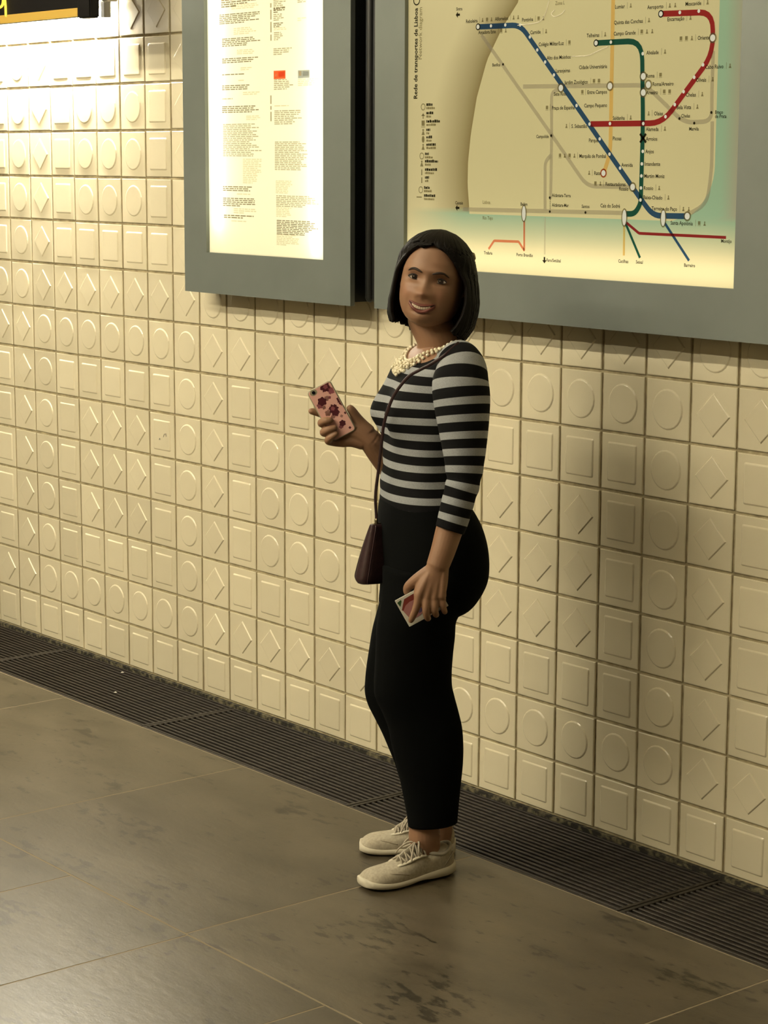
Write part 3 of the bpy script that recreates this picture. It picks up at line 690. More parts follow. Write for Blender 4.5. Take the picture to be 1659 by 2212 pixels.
def bumps(x, z):
    """relief of the face, metres outwards"""
    g = lambda x0, z0, sx, sz: math.exp(-((x - x0) / sx) ** 2 / 2 - ((z - z0) / sz) ** 2 / 2)
    d = 0.0
    # nose
    t = min(max((0.010 - z) / 0.044, 0), 1); 
    ridge = 0.0170 * t ** 1.15 if z > -0.034 else 0.0170 * math.exp(-((z + 0.034) / 0.0122) ** 2)
    ridge += 0.003 * math.exp(-((z - .004) / .012) ** 2)
    d += 0.0030 * g(0, -0.0325, 0.0075, 0.0070)
    d += ridge * math.exp(-(abs(x) / (0.0090 + 0.0060 * t)) ** 2.0)
    for s in (-1, 1):
        d += 0.0042 * g(s * 0.0165, -0.0345, 0.0065, 0.0085)
        d -= 0.0095 * g(s * 0.031, 0.000, 0.0145, 0.0090)         # sockets
        d += 0.0035 * g(s * 0.030, 0.019, 0.018, 0.006)           # brow
        d += 0.0085 * g(s * 0.042, -0.034, 0.0175, 0.0155)        # smiling cheeks
        d -= 0.0030 * g(s * 0.033, -0.058, 0.004, 0.014)          # smile folds
        d += 0.0022 * g(s * 0.031, -0.0125, 0.013, 0.0035)        # lower lid
        d -= 0.0022 * g(s * 0.0080, -0.0430, 0.0030, 0.0022)      # nostrils
    d += 0.0035 * g(0, -0.060, 0.022, 0.012) + 0.005 * g(0, -0.091, 0.015, 0.009) - 0.003 * g(0, -0.077, 0.018, 0.004)
    return d
def face_y(x, z):
    w, f, b_ = sl(z); q = 1 - (abs(x) / w) ** 2.25
    return f * max(q, 0) ** (1 / 2.25) + bumps(x, z)
nth, nzz = 150, 150; V = []; Fc = []
zz = np.concatenate([np.linspace(.113, .100, 8)[:-1], np.linspace(.100, -.096, nzz), np.linspace(-.096, -.107, 8)[1:]])
for z in zz:
    w, f, b_ = sl(z)
    for k in range(nth):
        t = 2 * math.pi * k / nth; sx, cy = math.sin(t), math.cos(t); e = 2 / 2.25
        x = w * math.copysign(abs(sx) ** e, sx); y = (f if cy > 0 else b_) * math.copysign(abs(cy) ** e, cy)
        if cy > 0.05: y += bumps(x, z) * min(1, (cy - .05) / .35)
        V.append(hd(x, y, z))
for j in range(len(zz) - 1):
    for k in range(nth):
        k2 = (k + 1) % nth; Fc.append((j * nth + k, j * nth + k2, (j + 1) * nth + k2, (j + 1) * nth + k))
Fc.append(tuple(range(nth))[::-1]); o_ = (len(zz) - 1) * nth; Fc.append(tuple(range(o_, o_ + nth)))
skin_parts = [(V, Fc)]
# ears
for s in (-1, 1):
    q = smooth_path([hd(s * .072, .005, .018), hd(s * .082, -.006, .022), hd(s * .085, -.014, .006), hd(s * .080, -.006, -.014), hd(s * .073, .006, -.022)], 14)
    skin_parts.append(tube(q, .0055, 8))
# neck
nk = smooth_path([[*hd(0, -.012, -.040), .050], [*hd(0, -.012, -.085), .049], [*pt(944, 728, .035), .050], [*pt(950, 762, .05), .058], [*pt(952, 790, .05), .075]], 16)
skin_parts.append(tube(nk[:, :3], nk[:, 3], 28))
# trunk under the clothes
skin_parts.append(loft(body_rings([(748, 900, 1000, .07, .05), (775, 875, 1012, .13, .05), (830, 852, 1018, .13, .05), (900, 850, 1010, .135, .05), (980, 838, 995, .125, .05), (1060, 835, 996, .135, .05),
                                   (1150, 830, 1032, .155, .05), (1230, 832, 1038, .16, .05), (1290, 840, 1000, .14, .05)], 40)))
# near (left) arm
ARM_L = [(990, 785, -.090, .030), (998, 806, -.115, .042), (999, 860, -.135, .048), (1001, 930, -.150, .044), (1003, 1000, -.162, .036), (1000, 1040, -.168, .034), (988, 1090, -.172, .034), (969, 1150, -.178, .031), (957, 1190, -.187, .0285), (945, 1224, -.193, .0265)]
skin_parts.append(limb(ARM_L, 40, 24)[0])
# far (right) arm: upper arm hangs behind the trunk, forearm comes up to the phone
ARM_R = [(960, 775, .175, .040), (945, 830, .205, .046), (915, 910, .215, .044), (885, 980, .200, .040), (862, 1015, .180, .036), (845, 1006, .165, .0345), (822, 980, .145, .0315), (800, 951, .130, .0285)]
skin_parts.append(limb(ARM_R, 44, 24)[0])
# legs and ankles
skin_parts.append(limb([(905, 1280, -.03, .075), (885, 1400, -.025, .068), (890, 1490, -.02, .052), (925, 1590, -.012, .047), (922, 1700, -.004, .038), (917, 1775, .0, .036), (917, 1806, .002, .039), (921, 1835, .004, .034)], 40, 24)[0])
skin_parts.append(limb([(915, 1280, .13, .075), (880, 1400, .135, .068), (885, 1490, .14, .052), (915, 1590, .15, .046), (935, 1690, .155, .036), (946, 1762, .158, .033), (947, 1790, .158, .036), (948, 1815, .158, .032)], 40, 24)[0])
# feet inside the shoes
def uvz(u, d, z): return loc(u, d, z)
SHOE_N = (np.array([.113, .036]), np.array([-.099, -.096])); SHOE_F = (np.array([.128, .170]), np.array([-.108, .185]))
for (Hh, Tt) in (SHOE_N, SHOE_F):
    ln = lambda s, z: uvz(*(Hh + (Tt - Hh) * s), z)
    q = smooth_path([[*ln(.18, .045), .026], [*ln(.30, .042), .024], [*ln(.55, .030), .017], [*ln(.80, .024), .011]], 10); skin_parts.append(tube(q[:, :3], q[:, 3], 14))

# ---- left hand: back of the hand towards the camera, fingers bent over the card
def chain(pts, n=14, seg=12): q = smooth_path(pts, n); return tube([pt(a, b_, c) for a, b_, c, r in q], q[:, 3], seg)
rg = []
for cx, cy, dc, hw, ht in smooth_path([(946, 1216, -.193, .0275, .0215), (942, 1232, -.195, .0300, .0205), (936, 1248, -.198, .0355, .0185), (931, 1266, -.200, .0395, .0170), (929.5, 1282, -.201, .0385, .0150), (930, 1294, -.201, .0350, .0115)], 22):
    ax = UU * .97 + ZU * .20; rg.append(superel(pt(cx, cy, dc), ax / np.linalg.norm(ax), hw, DD, ht, 32, 2.3))
skin_parts.append(loft(rg))
for mx, my in ((905, 1287), (922, 1292), (938.5, 1292), (954, 1288)):       # tendons and knuckles
    k = (mx - 929) / 27
    skin_parts.append(chain([(942 + k * 16, 1240, -.206, .0085), ((942 + mx) / 2 + k * 9, 1264, -.209, .0088), (mx, my, -.207, .0112)], 10, 12))
for seq in ([(905, 1284, -.205, 0.0119), (902, 1303, -.2085, 0.0095), (897, 1319, -.2075, 0.0088), (891, 1333, -.203, 0.0079), (887.5, 1341, -.199, 0.0067)],
            [(922, 1289, -.205, 0.0119), (921, 1308, -.212, 0.0096), (920.5, 1322, -.211, 0.0091), (923, 1333, -.203, 0.0083), (925, 1336, -.193, 0.0072)],
            [(938.5, 1289, -.204, 0.0116), (939, 1306, -.210, 0.0093), (939, 1318, -.209, 0.0088), (941, 1326, -.201, 0.0080), (942.5, 1328, -.191, 0.0071)],
            [(954, 1286, -.201, 0.0104), (956, 1301, -.206, 0.0083), (957.5, 1312, -.205, 0.0077), (960, 1320, -.198, 0.0071), (961, 1322, -.189, 0.0062)],
            [(926, 1236, -.192, .0165), (906, 1249, -.186, .0150), (890, 1260, -.180, .0125), (881, 1269, -.176, .0108), (879, 1279, -.173, .0088)]):
    skin_parts.append(chain(seq))
# ---- right hand: phone lies against the palm, fingers round its lower left edge, thumb along the right edge
DP = 0.105                                                         # depth of the phone
for seq in ([(800, 951, .130, .0285), (786, 940, .128, .0265), (770, 931, .127, .0245), (752, 930, .128, .0215), (736, 934, .130, .0180)],
            [(792, 934, .126, .0225), (778, 915, .124, .0165), (768, 899, .118, .0125), (761, 888, .113, .0108), (756, 882, .110, .0096)],
            [(765, 918, .130, .0170), (735, 906, .134, .0140), (712, 898, .130, .0105), (692, 893, .122, .0096), (672, 888, .117, .0080)],
            [(760, 930, .131, .0170), (730, 922, .134, .0140), (706, 915, .126, .0105), (694, 914, .110, .0102), (703, 909, .0955, .0094), (714, 908, .0930, .0080)],
            [(758, 942, .130, .0165), (732, 940, .131, .0138), (709, 936, .124, .0105), (699, 934, .109, .0102), (710, 928, .0950, .0092), (723, 924, .0925, .0078)],
            [(762, 950, .128, .0155), (738, 955, .126, .0125), (718, 955, .119, .0098), (708.5, 952, .107, .0094), (716, 944, .0955, .0086), (726, 937, .0930, .0072)],
            [(782, 955, .126, .0190), (760, 952, .124, .0160), (738, 955, .124, .0130)]):
    skin_parts.append(chain(seq, 18, 14))

def build_body():
    v, f = merge(skin_parts)
    me = bpy.data.meshes.new('raw'); me.from_pydata([tuple(map(float, p)) for p in v], [], f); me.validate()
    bm = bmesh.new(); bm.from_mesh(me); bmesh.ops.recalc_face_normals(bm, faces=bm.faces); bm.to_mesh(me); bm.free()
    o = bpy.data.objects.new('raw', me); COL.objects.link(o)
    md = o.modifiers.new('r', 'REMESH'); md.mode = 'VOXEL'; md.voxel_size = 0.0021; md.adaptivity = 0.0
    ms = o.modifiers.new('s', 'SMOOTH'); ms.iterations = 2; ms.factor = 0.5
    out = bpy.data.meshes.new_from_object(o.evaluated_get(bpy.context.evaluated_depsgraph_get())); out.name = 'body'
    bpy.data.objects.remove(o); return out
bme = build_body()
skin = principled('skin', (0.40, 0.21, 0.125), 0.50, spec=0.35, Subsurface_Weight=0.0)
skin.node_tree.nodes['Principled BSDF'].inputs['Subsurface Radius'].default_value = (0.012, 0.005, 0.003)
N, L, b = nodes(skin)
at = N.new('ShaderNodeAttribute'); at.attribute_name = 'tone'; L.new(at.outputs['Color'], b.inputs['Base Color'])
body = link('body', bme, skin, None, True); keep(body, person)
# skin tone by place: lips and cheeks, plus shadow painted under the brows
nv = len(bme.vertices); co = np.empty(nv * 3, np.float32); bme.vertices.foreach_get('co', co); co = co.reshape(-1, 3)
h = (co - HO) @ np.stack([hr, hf_, hu]).T
tone = np.tile(np.array([0.285, 0.156, 0.090, 1.0], np.float32), (nv, 1))
x, y, z = h.T; front = (y > .03) & (z > -.13) & (np.abs(x) < .085)
def blend(mask, col):
    m_ = (mask * front)[:, None]; tone[:, :3] = tone[:, :3] * (1 - m_) + np.array(col) * m_
for s in (-1, 1):
    blend(0.35 * np.exp(-((x - s * .042) / .017) ** 2 - ((z + .032) / .016) ** 2), (0.33, 0.135, 0.083))
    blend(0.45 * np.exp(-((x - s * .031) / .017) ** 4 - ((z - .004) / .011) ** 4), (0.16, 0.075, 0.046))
blend(0.25 * np.exp(-(x / .014) ** 2 - ((z + .038) / .012) ** 2), (0.33, 0.13, 0.085))
lipc = -0.0675 + 0.0085 * (x / .031) ** 2
inm = np.clip(1.15 - (np.abs(x) / .031) ** 2, 0, 1) ** .5
blend(1.0 / (1 + np.exp((np.abs(z - lipc) - .0100 * inm) / .0010)) * (np.abs(x) < .0325), (0.17, 0.048, 0.034))
ca = bme.color_attributes.new('tone', 'FLOAT_COLOR', 'POINT'); ca.data.foreach_set('color', tone.ravel())

def P_(name, geo, mat, parent=person, smooth=True):
    v, f = geo; o = pydata(name, v, f, mat, None, smooth)
    if parent is person: keep(o, person)
    else: o.parent = parent
    return o
def fpt(x, z, o=0.0): return hd(x, face_y(x, z) + o, z)
# ---- mouth, teeth, lips, eyes, brows
lipm = principled('lip', (0.17, 0.048, 0.034), 0.4)
def mouth_z(x, k): return {'top': -.0625 + .0080 * (x / .030) ** 2, 'bot': -.0730 + .0175 * (x / .030) ** 2}[k]
xs = np.linspace(-.0300, .0300, 25)
V = [fpt(x_, mouth_z(x_, 'top'), .0010) for x_ in xs] + [fpt(x_, mouth_z(x_, 'bot'), .0010) for x_ in xs]
P_('mouth_gap', (V, [(i, i + 1, 25 + i + 1, 25 + i) for i in range(24)]), principled('mouth_dark', (0.05, 0.015, 0.012), 0.6))
V = []; Fc = []
for t_ in range(-4, 4):                                             # upper teeth
    x0_, x1_ = t_ * .0056 + .0004, (t_ + 1) * .0056 - .0004; a = len(V)
    for x_ in (x0_, x1_):
        zt = mouth_z(x_, 'top') - .0006; zb = max(zt - .0070 * (1 - .3 * (abs(x_) / .0224) ** 2), mouth_z(x_, 'bot') + .0008)
        V += [fpt(x_, zt, .0020), fpt(x_, zb, .0020), fpt(x_, zt, .0004), fpt(x_, zb, .0004)]
    Fc += [(a, a + 1, a + 5, a + 4), (a + 1, a + 3, a + 7, a + 5), (a, a + 2, a + 3, a + 1), (a + 4, a + 5, a + 7, a + 6)]
P_('teeth', (V, Fc), principled('tooth', (0.62, 0.50, 0.38), 0.3), smooth=False)
xs = np.linspace(-.0315, .0315, 23); rr_ = lambda x_, r: r * max(1 - (abs(x_) / .0318) ** 2.2, .05) ** .6
up_ = tube([fpt(x_, mouth_z(x_, 'top') + .0017 - .0006 * math.exp(-(x_ / .003) ** 2), .0008) for x_ in xs], [rr_(x_, .0030) for x_ in xs], 10)
lo_ = tube([fpt(x_, mouth_z(x_, 'bot') - .0022, .0012) for x_ in xs], [rr_(x_, .0046) for x_ in xs], 10)
P_('lips', merge([up_, lo_]), lipm)
scl = principled('eye_white', (0.46, 0.38, 0.31), 0.25); iris = principled('iris', (0.018, 0.010, 0.007), 0.12); lash = principled('lash', (0.012, 0.008, 0.006), 0.7)
for s in (-1, 1):
    cx, cz = s * .0315, .0005; V = []; Fc = []
    ex = np.linspace(-.0144, .0144, 15)
    up_z = lambda t: cz + .0060 * (1 - (t / .0145) ** 2) ** .8 + s * t * .05; lo_z = lambda t: cz - .0042 * (1 - (t / .0145) ** 2) ** .8 + s * t * .05
    base = lambda t, z_, o: hd(cx + t, face_y(cx, cz) + .0042 - 9.0 * t * t + o, z_)
    for t_ in ex: V += [base(t_, up_z(t_), 0), base(t_, lo_z(t_), -.0008)]
    eye = P_('eye', (V, [(2 * i, 2 * i + 1, 2 * i + 3, 2 * i + 2) for i in range(14)]), scl)
    ic = 0.0008
    ring = [base(ic + .0062 * math.cos(a), min(max(cz + .0003 + .0062 * math.sin(a), lo_z(ic)), up_z(ic)), .0006) for a in np.linspace(0, 2 * math.pi, 20, endpoint=False)]
    P_('iris', (ring, [tuple(range(20))]), iris, eye, smooth=False)
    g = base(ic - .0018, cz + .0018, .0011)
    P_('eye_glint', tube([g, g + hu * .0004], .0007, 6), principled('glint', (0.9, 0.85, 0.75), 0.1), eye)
    q1 = tube([base(t_, up_z(t_) + .0004, .0012) for t_ in ex], [.0017 * (1 - .45 * (abs(t_) / .0145) ** 2) for t_ in ex], 8)
    q2 = tube([base(t_, lo_z(t_) - .0002, .0006) for t_ in ex], .0006, 6)
    P_('eyelash', merge([q1, q2]), lash, eye)
    q = tube([base(t_, up_z(t_) + .0036, .0000) for t_ in ex * 1.05], .0022, 8); P_('eyelid', q, principled('lid', (0.24, 0.12, 0.072), 0.5), eye)
    bx = [(.0135, .0148), (.021, .0178), (.031, .0203), (.040, .0192), (.049, .0135)]
    q = smooth_path([[*fpt(s * a, c, .0005), r] for (a, c), r in zip(bx, (.0016, .0027, .0028, .0022, .0010))], 20)
    P_('eyebrow', tube(q[:, :3], q[:, 3], 8), principled('brow', (0.035, 0.020, 0.013), 0.8))

# ---- hair: a bob swept back from the forehead
hairm = principled('hair', (0.006, 0.0045, 0.0035), 0.6, spec=0.12)
N, L, b = nodes(hairm)
at = N.new('ShaderNodeAttribute'); at.attribute_name = 'strand'; nz = N.new('ShaderNodeTexNoise'); nz.inputs['Scale'].default_value = 1.0; nz.inputs['Detail'].default_value = 4
bp = N.new('ShaderNodeBump'); bp.inputs['Strength'].default_value = 0.8; bp.inputs['Distance'].default_value = 0.003
L.new(at.outputs['Vector'], nz.inputs['Vector']); L.new(nz.outputs[0], bp.inputs['Height']); L.new(bp.outputs[0], b.inputs['Normal'])
def opening(z):
    return math.radians(float(np.interp(z, [-.13, -.10, -.07, -.03, 0, .03, .050, .066, .074, .0785, .2], [46, 54, 61, 65, 66, 61, 50, 34, 19, 0, 0])))
HWD = np.array([(-.130, .066, .066, .074), (-.115, .081, .072, .092), (-.09, .0930, .078, .106), (-.06, .0960, .083, .113), (-.03, .0940, .086, .1155), (0, .0900, .088, .116), (.03, .0845, .091, .113), (.055, .0775, .0895, .105), (.078, .0660, .079, .090), (.095, .0490, .060, .069), (.107, .0290, .036, .043), (.1125, .005, .005, .007)])
def hair_pt(phi, z, inset=0.0):
    w, f, b_ = [float(np.interp(z, HWD[:, 0], HWD[:, i])) for i in (1, 2, 3)]
    ss, cc = math.sin(phi), math.cos(phi); e = 2 / 2.2
    tk = min(1, max(0, (.05 - z) / .09)); w += .011 * tk if ss > 0 else -.009 * tk; x_ = w * math.copysign(abs(ss) ** e, ss); y_ = (f if cc > 0 else b_) * math.copysign(abs(cc) ** e, cc)
    return x_, y_
NP, NZ = 180, 70; V = []; Fc = []; S = []
zbot = lambda phi: -.106 - .020 * max(0, -math.cos(phi)) - .012 * max(0, math.sin(phi)) + .004 * math.sin(phi * 23) * math.sin(phi * 7.3)
for j in range(NZ + 1):
    tj = j / NZ
    for i in range(NP + 1):
        a = i / NP
        # strand runs from the crown down; solve the row height first with the widest opening
        phi_lin = a * 2 * math.pi
        zb = zbot(phi_lin); zt = .1125
        z_ = zt + (zb - zt) * (tj ** 0.85 if tj < 1 else 1)
        if tj < .12: z_ = .1125 - (.1125 - (zt + (zb - zt) * .12 ** .85)) * (tj / .12) ** 2
        p0 = opening(z_); pR = p0 - math.radians(7) * (1 if p0 > .3 else p0 / .3); phi = pR + a * (2 * math.pi - pR - p0)
        x_, y_ = hair_pt(phi, z_)
        edge = min(phi - pR, 2 * math.pi - p0 - phi)
        if z_ > .012 and p0 > 0:                                   # lie close to the head at the hair line
            k = min(1, edge / math.radians(26)); k = k * k * (3 - 2 * k); k = 1 - (1 - k) * min(1, (z_ - .012) / .03)
            w, f, b_ = sl(min(z_, .112)); ss, cc = math.sin(phi), math.cos(phi); e = 2 / 2.25
            xi = (w + .002) * math.copysign(abs(ss) ** e, ss); yi = ((f if cc > 0 else b_) + .002) * math.copysign(abs(cc) ** e, cc)
            x_, y_ = xi + (x_ - xi) * k, yi + (y_ - yi) * k
        rp = .0016 * math.sin(phi * 31 + 2.0 * math.sin(z_ * 22)) + .0013 * math.sin(phi * 57 + 9 * z_) ; rp *= min(1, edge / .5) * min(1, (1 - tj) * 0 + tj * 4)
        q = math.hypot(x_, y_) + 1e-6; x_ += rp * x_ / q; y_ += rp * y_ / q
        V.append(hd(x_, y_, z_)); S.append((phi * 26, z_ * 14, 0))
for j in range(NZ):
    for i in range(NP): Fc.append((j * (NP + 1) + i, (j + 1) * (NP + 1) + i, (j + 1) * (NP + 1) + i + 1, j * (NP + 1) + i + 1))
hair = P_('hair', (V, Fc), hairm)
sa = hair.data.attributes.new('strand', 'FLOAT_VECTOR', 'POINT'); sa.data.foreach_set('vector', np.array(S, np.float32).ravel()[:len(hair.data.vertices) * 3])
sd = hair.modifiers.new('thick', 'SOLIDIFY'); sd.thickness = 0.009; sd.offset = 1.0
# loose locks over the shell
locks = []
for i in range(90):
    a = random.random(); qs = []; wob = random.uniform(-.3, .3)
    for t_ in np.linspace(random.uniform(.25, .5), 1.0, 9):
        z_ = .1125 + (zbot(a * 2 * math.pi) - random.uniform(-.004, .004) - .1125) * t_ ** .85; p0 = opening(z_)
        aa = min(max(a + wob * .04 * t_, .02), .98); phi = p0 + aa * (2 * math.pi - 2 * p0); x_, y_ = hair_pt(phi, z_); qq = math.hypot(x_, y_)
        if z_ > -.02 and p0 > 0 and min(phi - p0, 2 * math.pi - p0 - phi) < .5: continue
        qs.append(hd(x_ + .0010 * x_ / qq, y_ + .0010 * y_ / qq, z_))
    if len(qs) > 4: locks.append(tube(qs, np.linspace(.0022, .0008, len(qs)), 5))
o = P_('hair_locks', merge(locks), hairm); o['kind'] = 'stuff'
# small clip at the back of the head
cl = smooth_path([hd(.060, -.060, .072), hd(.066, -.068, .080), hd(.070, -.078, .070)], 8); P_('hair_clip', tube(cl, .004, 8), principled('clip', (0.25, 0.22, 0.15), 0.2, metal=.6))
# ================================================================== clothes
from mathutils.bvhtree import BVHTree
def bvh_of(objs):
    V = []; Fc = []
    for o in objs:
        n = len(V); V += [v.co.copy() for v in o.data.vertices]; Fc += [tuple(i + n for i in p.vertices) for p in o.data.polygons]
    return BVHTree.FromPolygons(V, Fc)
def snap(px, py, bvh, off, d):
    """point on the cloth seen at a pixel, lifted off by a little; d where nothing is hit"""
    r = ray(px, py); r /= np.linalg.norm(r); hit = bvh.ray_cast(Vector(CC), Vector(r))[0]
    return (np.array(hit) if hit is not None else pt(px, py, d)) - r * off
PER = 34.2                                                         # stripe spacing in the photograph, pixels
knit = principled('striped_knit', (0.02, 0.02, 0.02), 0.9, spec=0.15)
N, L, b = nodes(knit)
at = N.new('ShaderNodeAttribute'); at.attribute_name = 'stripe'
fr_ = N.new('ShaderNodeMath'); fr_.operation = 'FRACT'; L.new(at.outputs['Fac'], fr_.inputs[0])
cr = N.new('ShaderNodeValToRGB'); cr.color_ramp.interpolation = 'LINEAR'; e = cr.color_ramp.elements
cr.color_ramp.elements.new(.27); cr.color_ramp.elements.new(.29); cr.color_ramp.elements.new(.71); cr.color_ramp.elements.new(.73)
blk, gry = (0.006, 0.006, 0.007, 1), (0.40, 0.415, 0.43, 1)
for el, c in zip(cr.color_ramp.elements, (blk, blk, gry, gry, blk, blk)): el.color = c
L.new(fr_.outputs[0], cr.inputs[0])
tc = N.new('ShaderNodeTexCoord'); nz = N.new('ShaderNodeTexNoise'); nz.inputs['Scale'].default_value = 420; nz.inputs['Detail'].default_value = 2
L.new(tc.outputs['Object'], nz.inputs['Vector']); mx = N.new('ShaderNodeMix'); mx.data_type = 'RGBA'; mx.blend_type = 'MULTIPLY'; mx.inputs[0].default_value = 0.45
L.new(cr.outputs[0], mx.inputs[6]); L.new(nz.outputs[0], mx.inputs[7]); L.new(mx.outputs[2], b.inputs['Base Color'])
bp = N.new('ShaderNodeBump'); bp.inputs['Strength'].default_value = 0.25; bp.inputs['Distance'].default_value = .001
L.new(nz.outputs[0], bp.inputs['Height']); L.new(bp.outputs[0], b.inputs['Normal'])
mpf = (pt(900, 877, .0)[2] - pt(900, 978, .0)[2]) / (978 - 877)         # metres of height per pixel
z_ref = pt(900, 877, -.1)[2]
TORSO = [(1104, 824, 1012, .150, .05), (1082, 822, 1008, .149, .05), (1060, 823, 1004, .146, .05), (1030, 826, 999, .142, .05), (1000, 829, 999, .141, .05), (970, 831, 1004, .143, .05), (940, 834, 1012, .148, .05), (910, 838, 1020, .154, .05),
         (880, 840, 1026, .158, .05), (850, 841, 1030, .162, .05), (820, 845, 1029, .166, .05), (795, 853, 1024, .168, .05), (772, 868, 1014, .162, .048), (755, 884, 1004, .135, .046), (743, 896, 998, .100, .045), (735, 902, 994, .082, .045)]
rings = body_rings(TORSO, 64, 2.3, 5)
cB = pt(880, 905, .05); zB = pt(840, 903, -.05)[2]
out = []
for r in rings:
    c = r.mean(0); q = []
    for p in r:
        s = (p - c) @ LF; f_ = (p - c) @ FW
        if f_ > 0:
            for s0 in (-.072, .072):
                k = math.exp(-((s - s0) / .052) ** 2 - ((p[2] - zB) / (.060 if p[2] > zB else .046)) ** 2)
                p = p + FW * .043 * k * min(1, f_ / .05)
        wt = min(max((p[2] - pt(900, 800, 0)[2]) / .07, 0), 1); p = p - ZU * max(0, f_ + .01) * .62 * wt ** 1.5      # scooped neck
        # soft creases round the waist
        p = p + FW * .0022 * math.sin(p[2] * 95 + s * 22) * math.exp(-((p[2] - pt(900, 1030, 0)[2]) / .06) ** 2)
        q.append(p)
    out.append(np.array(q))
tv, tf = loft(out, cap=False)
t_str = [(z_ref - p[2]) / (PER * mpf) + .5 for p in tv]
def sleeve(rows, phase, per, n=60, seg=32):
    q = smooth_path(rows, n); P = np.array([pt(a, b_, c) for a, b_, c, r in q]); arc = np.concatenate([[0], np.cumsum(np.linalg.norm(np.diff(P, axis=0), axis=1))])
    rad = q[:, 3].copy()
    for i in range(n):                                            # creases at the elbow
        rad[i] += .0016 * math.sin(arc[i] * 160) * math.exp(-((q[i, 1] - 1038) / 26) ** 2)
    v, f = tube(P, rad, seg, cap=True, rounded=False)
    st = [arc[i] / per + phase for i in range(n) for _ in range(seg)] + [arc[0] / per + phase, arc[-1] / per + phase]
    return v, f, st
SL_L = [(985, 768, -.076, .038), (991, 779, -.098, .0515), (996, 801, -.118, .0600), (995, 832, -.130, .0655), (998, 870, -.138, .0650), (1001, 920, -.147, .0585), (1003, 970, -.156, .0505), (1003, 1010, -.163, .0440), (1001, 1040, -.168, .0395),
        (995, 1062, -.171, .0380), (987, 1092, -.175, .0375), (979, 1122, -.179, .0362), (971.5, 1145, -.182, .0340)]
SL_R = [(968, 765, .150, .034), (958, 790, .185, .055), (945, 830, .205, .060), (915, 910, .215, .054), (888, 975, .203, .049), (864, 1008, .182, .046), (852, 1006, .170, .043), (846, 1003, .164, .041)]
q = smooth_path(SL_L, 200); Pq = np.array([pt(a, b_, c) for a, b_, c, r in q]); arcq = np.concatenate([[0], np.cumsum(np.linalg.norm(np.diff(Pq, axis=0), axis=1))])
perL = float(np.interp(1120, q[:, 1], arcq) - np.interp(833, q[:, 1], arcq)) / 8.0
phL = .5 - float(np.interp(833, q[:, 1], arcq)) / perL
lv, lf_, ls = sleeve(SL_L, phL, perL); rv, rf, rs = sleeve(SL_R, .3, perL)
v, f = merge([(tv, tf), (lv, lf_), (rv, rf)])
sweater = P_('sweater', (v, f), knit)
sa = sweater.data.attributes.new('stripe', 'FLOAT', 'POINT'); sa.data.foreach_set('value', np.array(t_str + ls + rs, np.float32))
# trousers
black_cloth = principled('trouser_cloth', (0.003, 0.0034, 0.0034), 0.95, spec=0.06)
PELV = [(1078, 822, 1006, .1475, .05), (1090, 820, 1014, .153, .05), (1110, 818, 1027, .160, .05), (1135, 817, 1039, .167, .05), (1165, 818, 1048, .173, .05), (1195, 820, 1052.5, .176, .05), (1225, 822, 1053, .176, .05), (1252, 823, 1048, .172, .05),
        (1280, 822, 1034, .164, .05), (1305, 820, 1014, .150, .05), (1325, 826, 985, .11, .05)]
def leg_rings(rows, yaw_depth, n=40):
    R_ = np.array(rows, float); q = smooth_path(R_, 4 * (len(R_) - 1) + 1); out = []
    for py, l, r, dc, hd_ in q:
        a, b_ = pt(l, py, dc), pt(r, py, dc); c = (a + b_) / 2; out.append(superel(c, UU, np.linalg.norm(a - b_) / 2, DD, hd_, n, 2.15))
    return out
LEG_N = [(1225, 826, 1048, -.030, .085), (1262, 826, 1042, -.034, .086), (1295, 824, 1018, -.036, .086), (1325, 818, 994, -.036, .085), (1345, 814, 985, -.035, .084), (1375, 812, 983, -.033, .081), (1410, 811, 979, -.03, .077), (1450, 809, 976, -.027, .072),
         (1480, 808, 976.5, -.024, .068), (1505, 810, 982, -.022, .065), (1535, 824, 990, -.019, .063), (1570, 838, 998, -.016, .062), (1610, 846, 1001, -.012, .061), (1650, 856, 1000, -.009, .059), (1690, 865, 996, -.006, .056), (1730, 873, 992, -.003, .053), (1762, 879, 989, -.001, .051), (1778, 881, 988.5, 0, .050)]
LEG_F = [(1225, 828, 1040, .13, .085), (1280, 824, 1020, .135, .085), (1320, 814, 982, .137, .084), (1360, 804, 972, .138, .080), (1400, 797.5, 965, .139, .076), (1440, 791.5, 955, .14, .071), (1470, 788.5, 950, .142, .067), (1495, 788, 950, .144, .064),
         (1520, 794, 956, .146, .062), (1550, 809, 966, .148, .061), (1580, 824, 975, .150, .060), (1610, 837, 980, .152, .059), (1650, 853, 983, .155, .056), (1690, 865, 984, .157, .053), (1730, 875, 984, .158, .050), (1758, 882, 984, .158, .048), (1768, 884, 984, .158, .047)]
ln_ = leg_rings(LEG_N, 0); lfr = leg_rings(LEG_F, 0)
for rset, k in ((ln_, .055), (lfr, .03)):                           # hem dips towards the toe
    for i in range(len(rset) - 5, len(rset)):
        c = rset[i].mean(0); w_ = (i - len(rset) + 6) / 5
        rset[i] = np.array([p + ZU * ((p - c) @ UU) * k * 1.6 * w_ for p in rset[i]])
trousers = P_('trousers', merge([loft(body_rings(PELV, 48, 2.2)), loft(ln_), loft(lfr)]), black_cloth)
q = [snap(x, y, bvh_of([trousers]), .0015, 0) for x, y in ((960, 1108), (975, 1120), (985, 1135))]

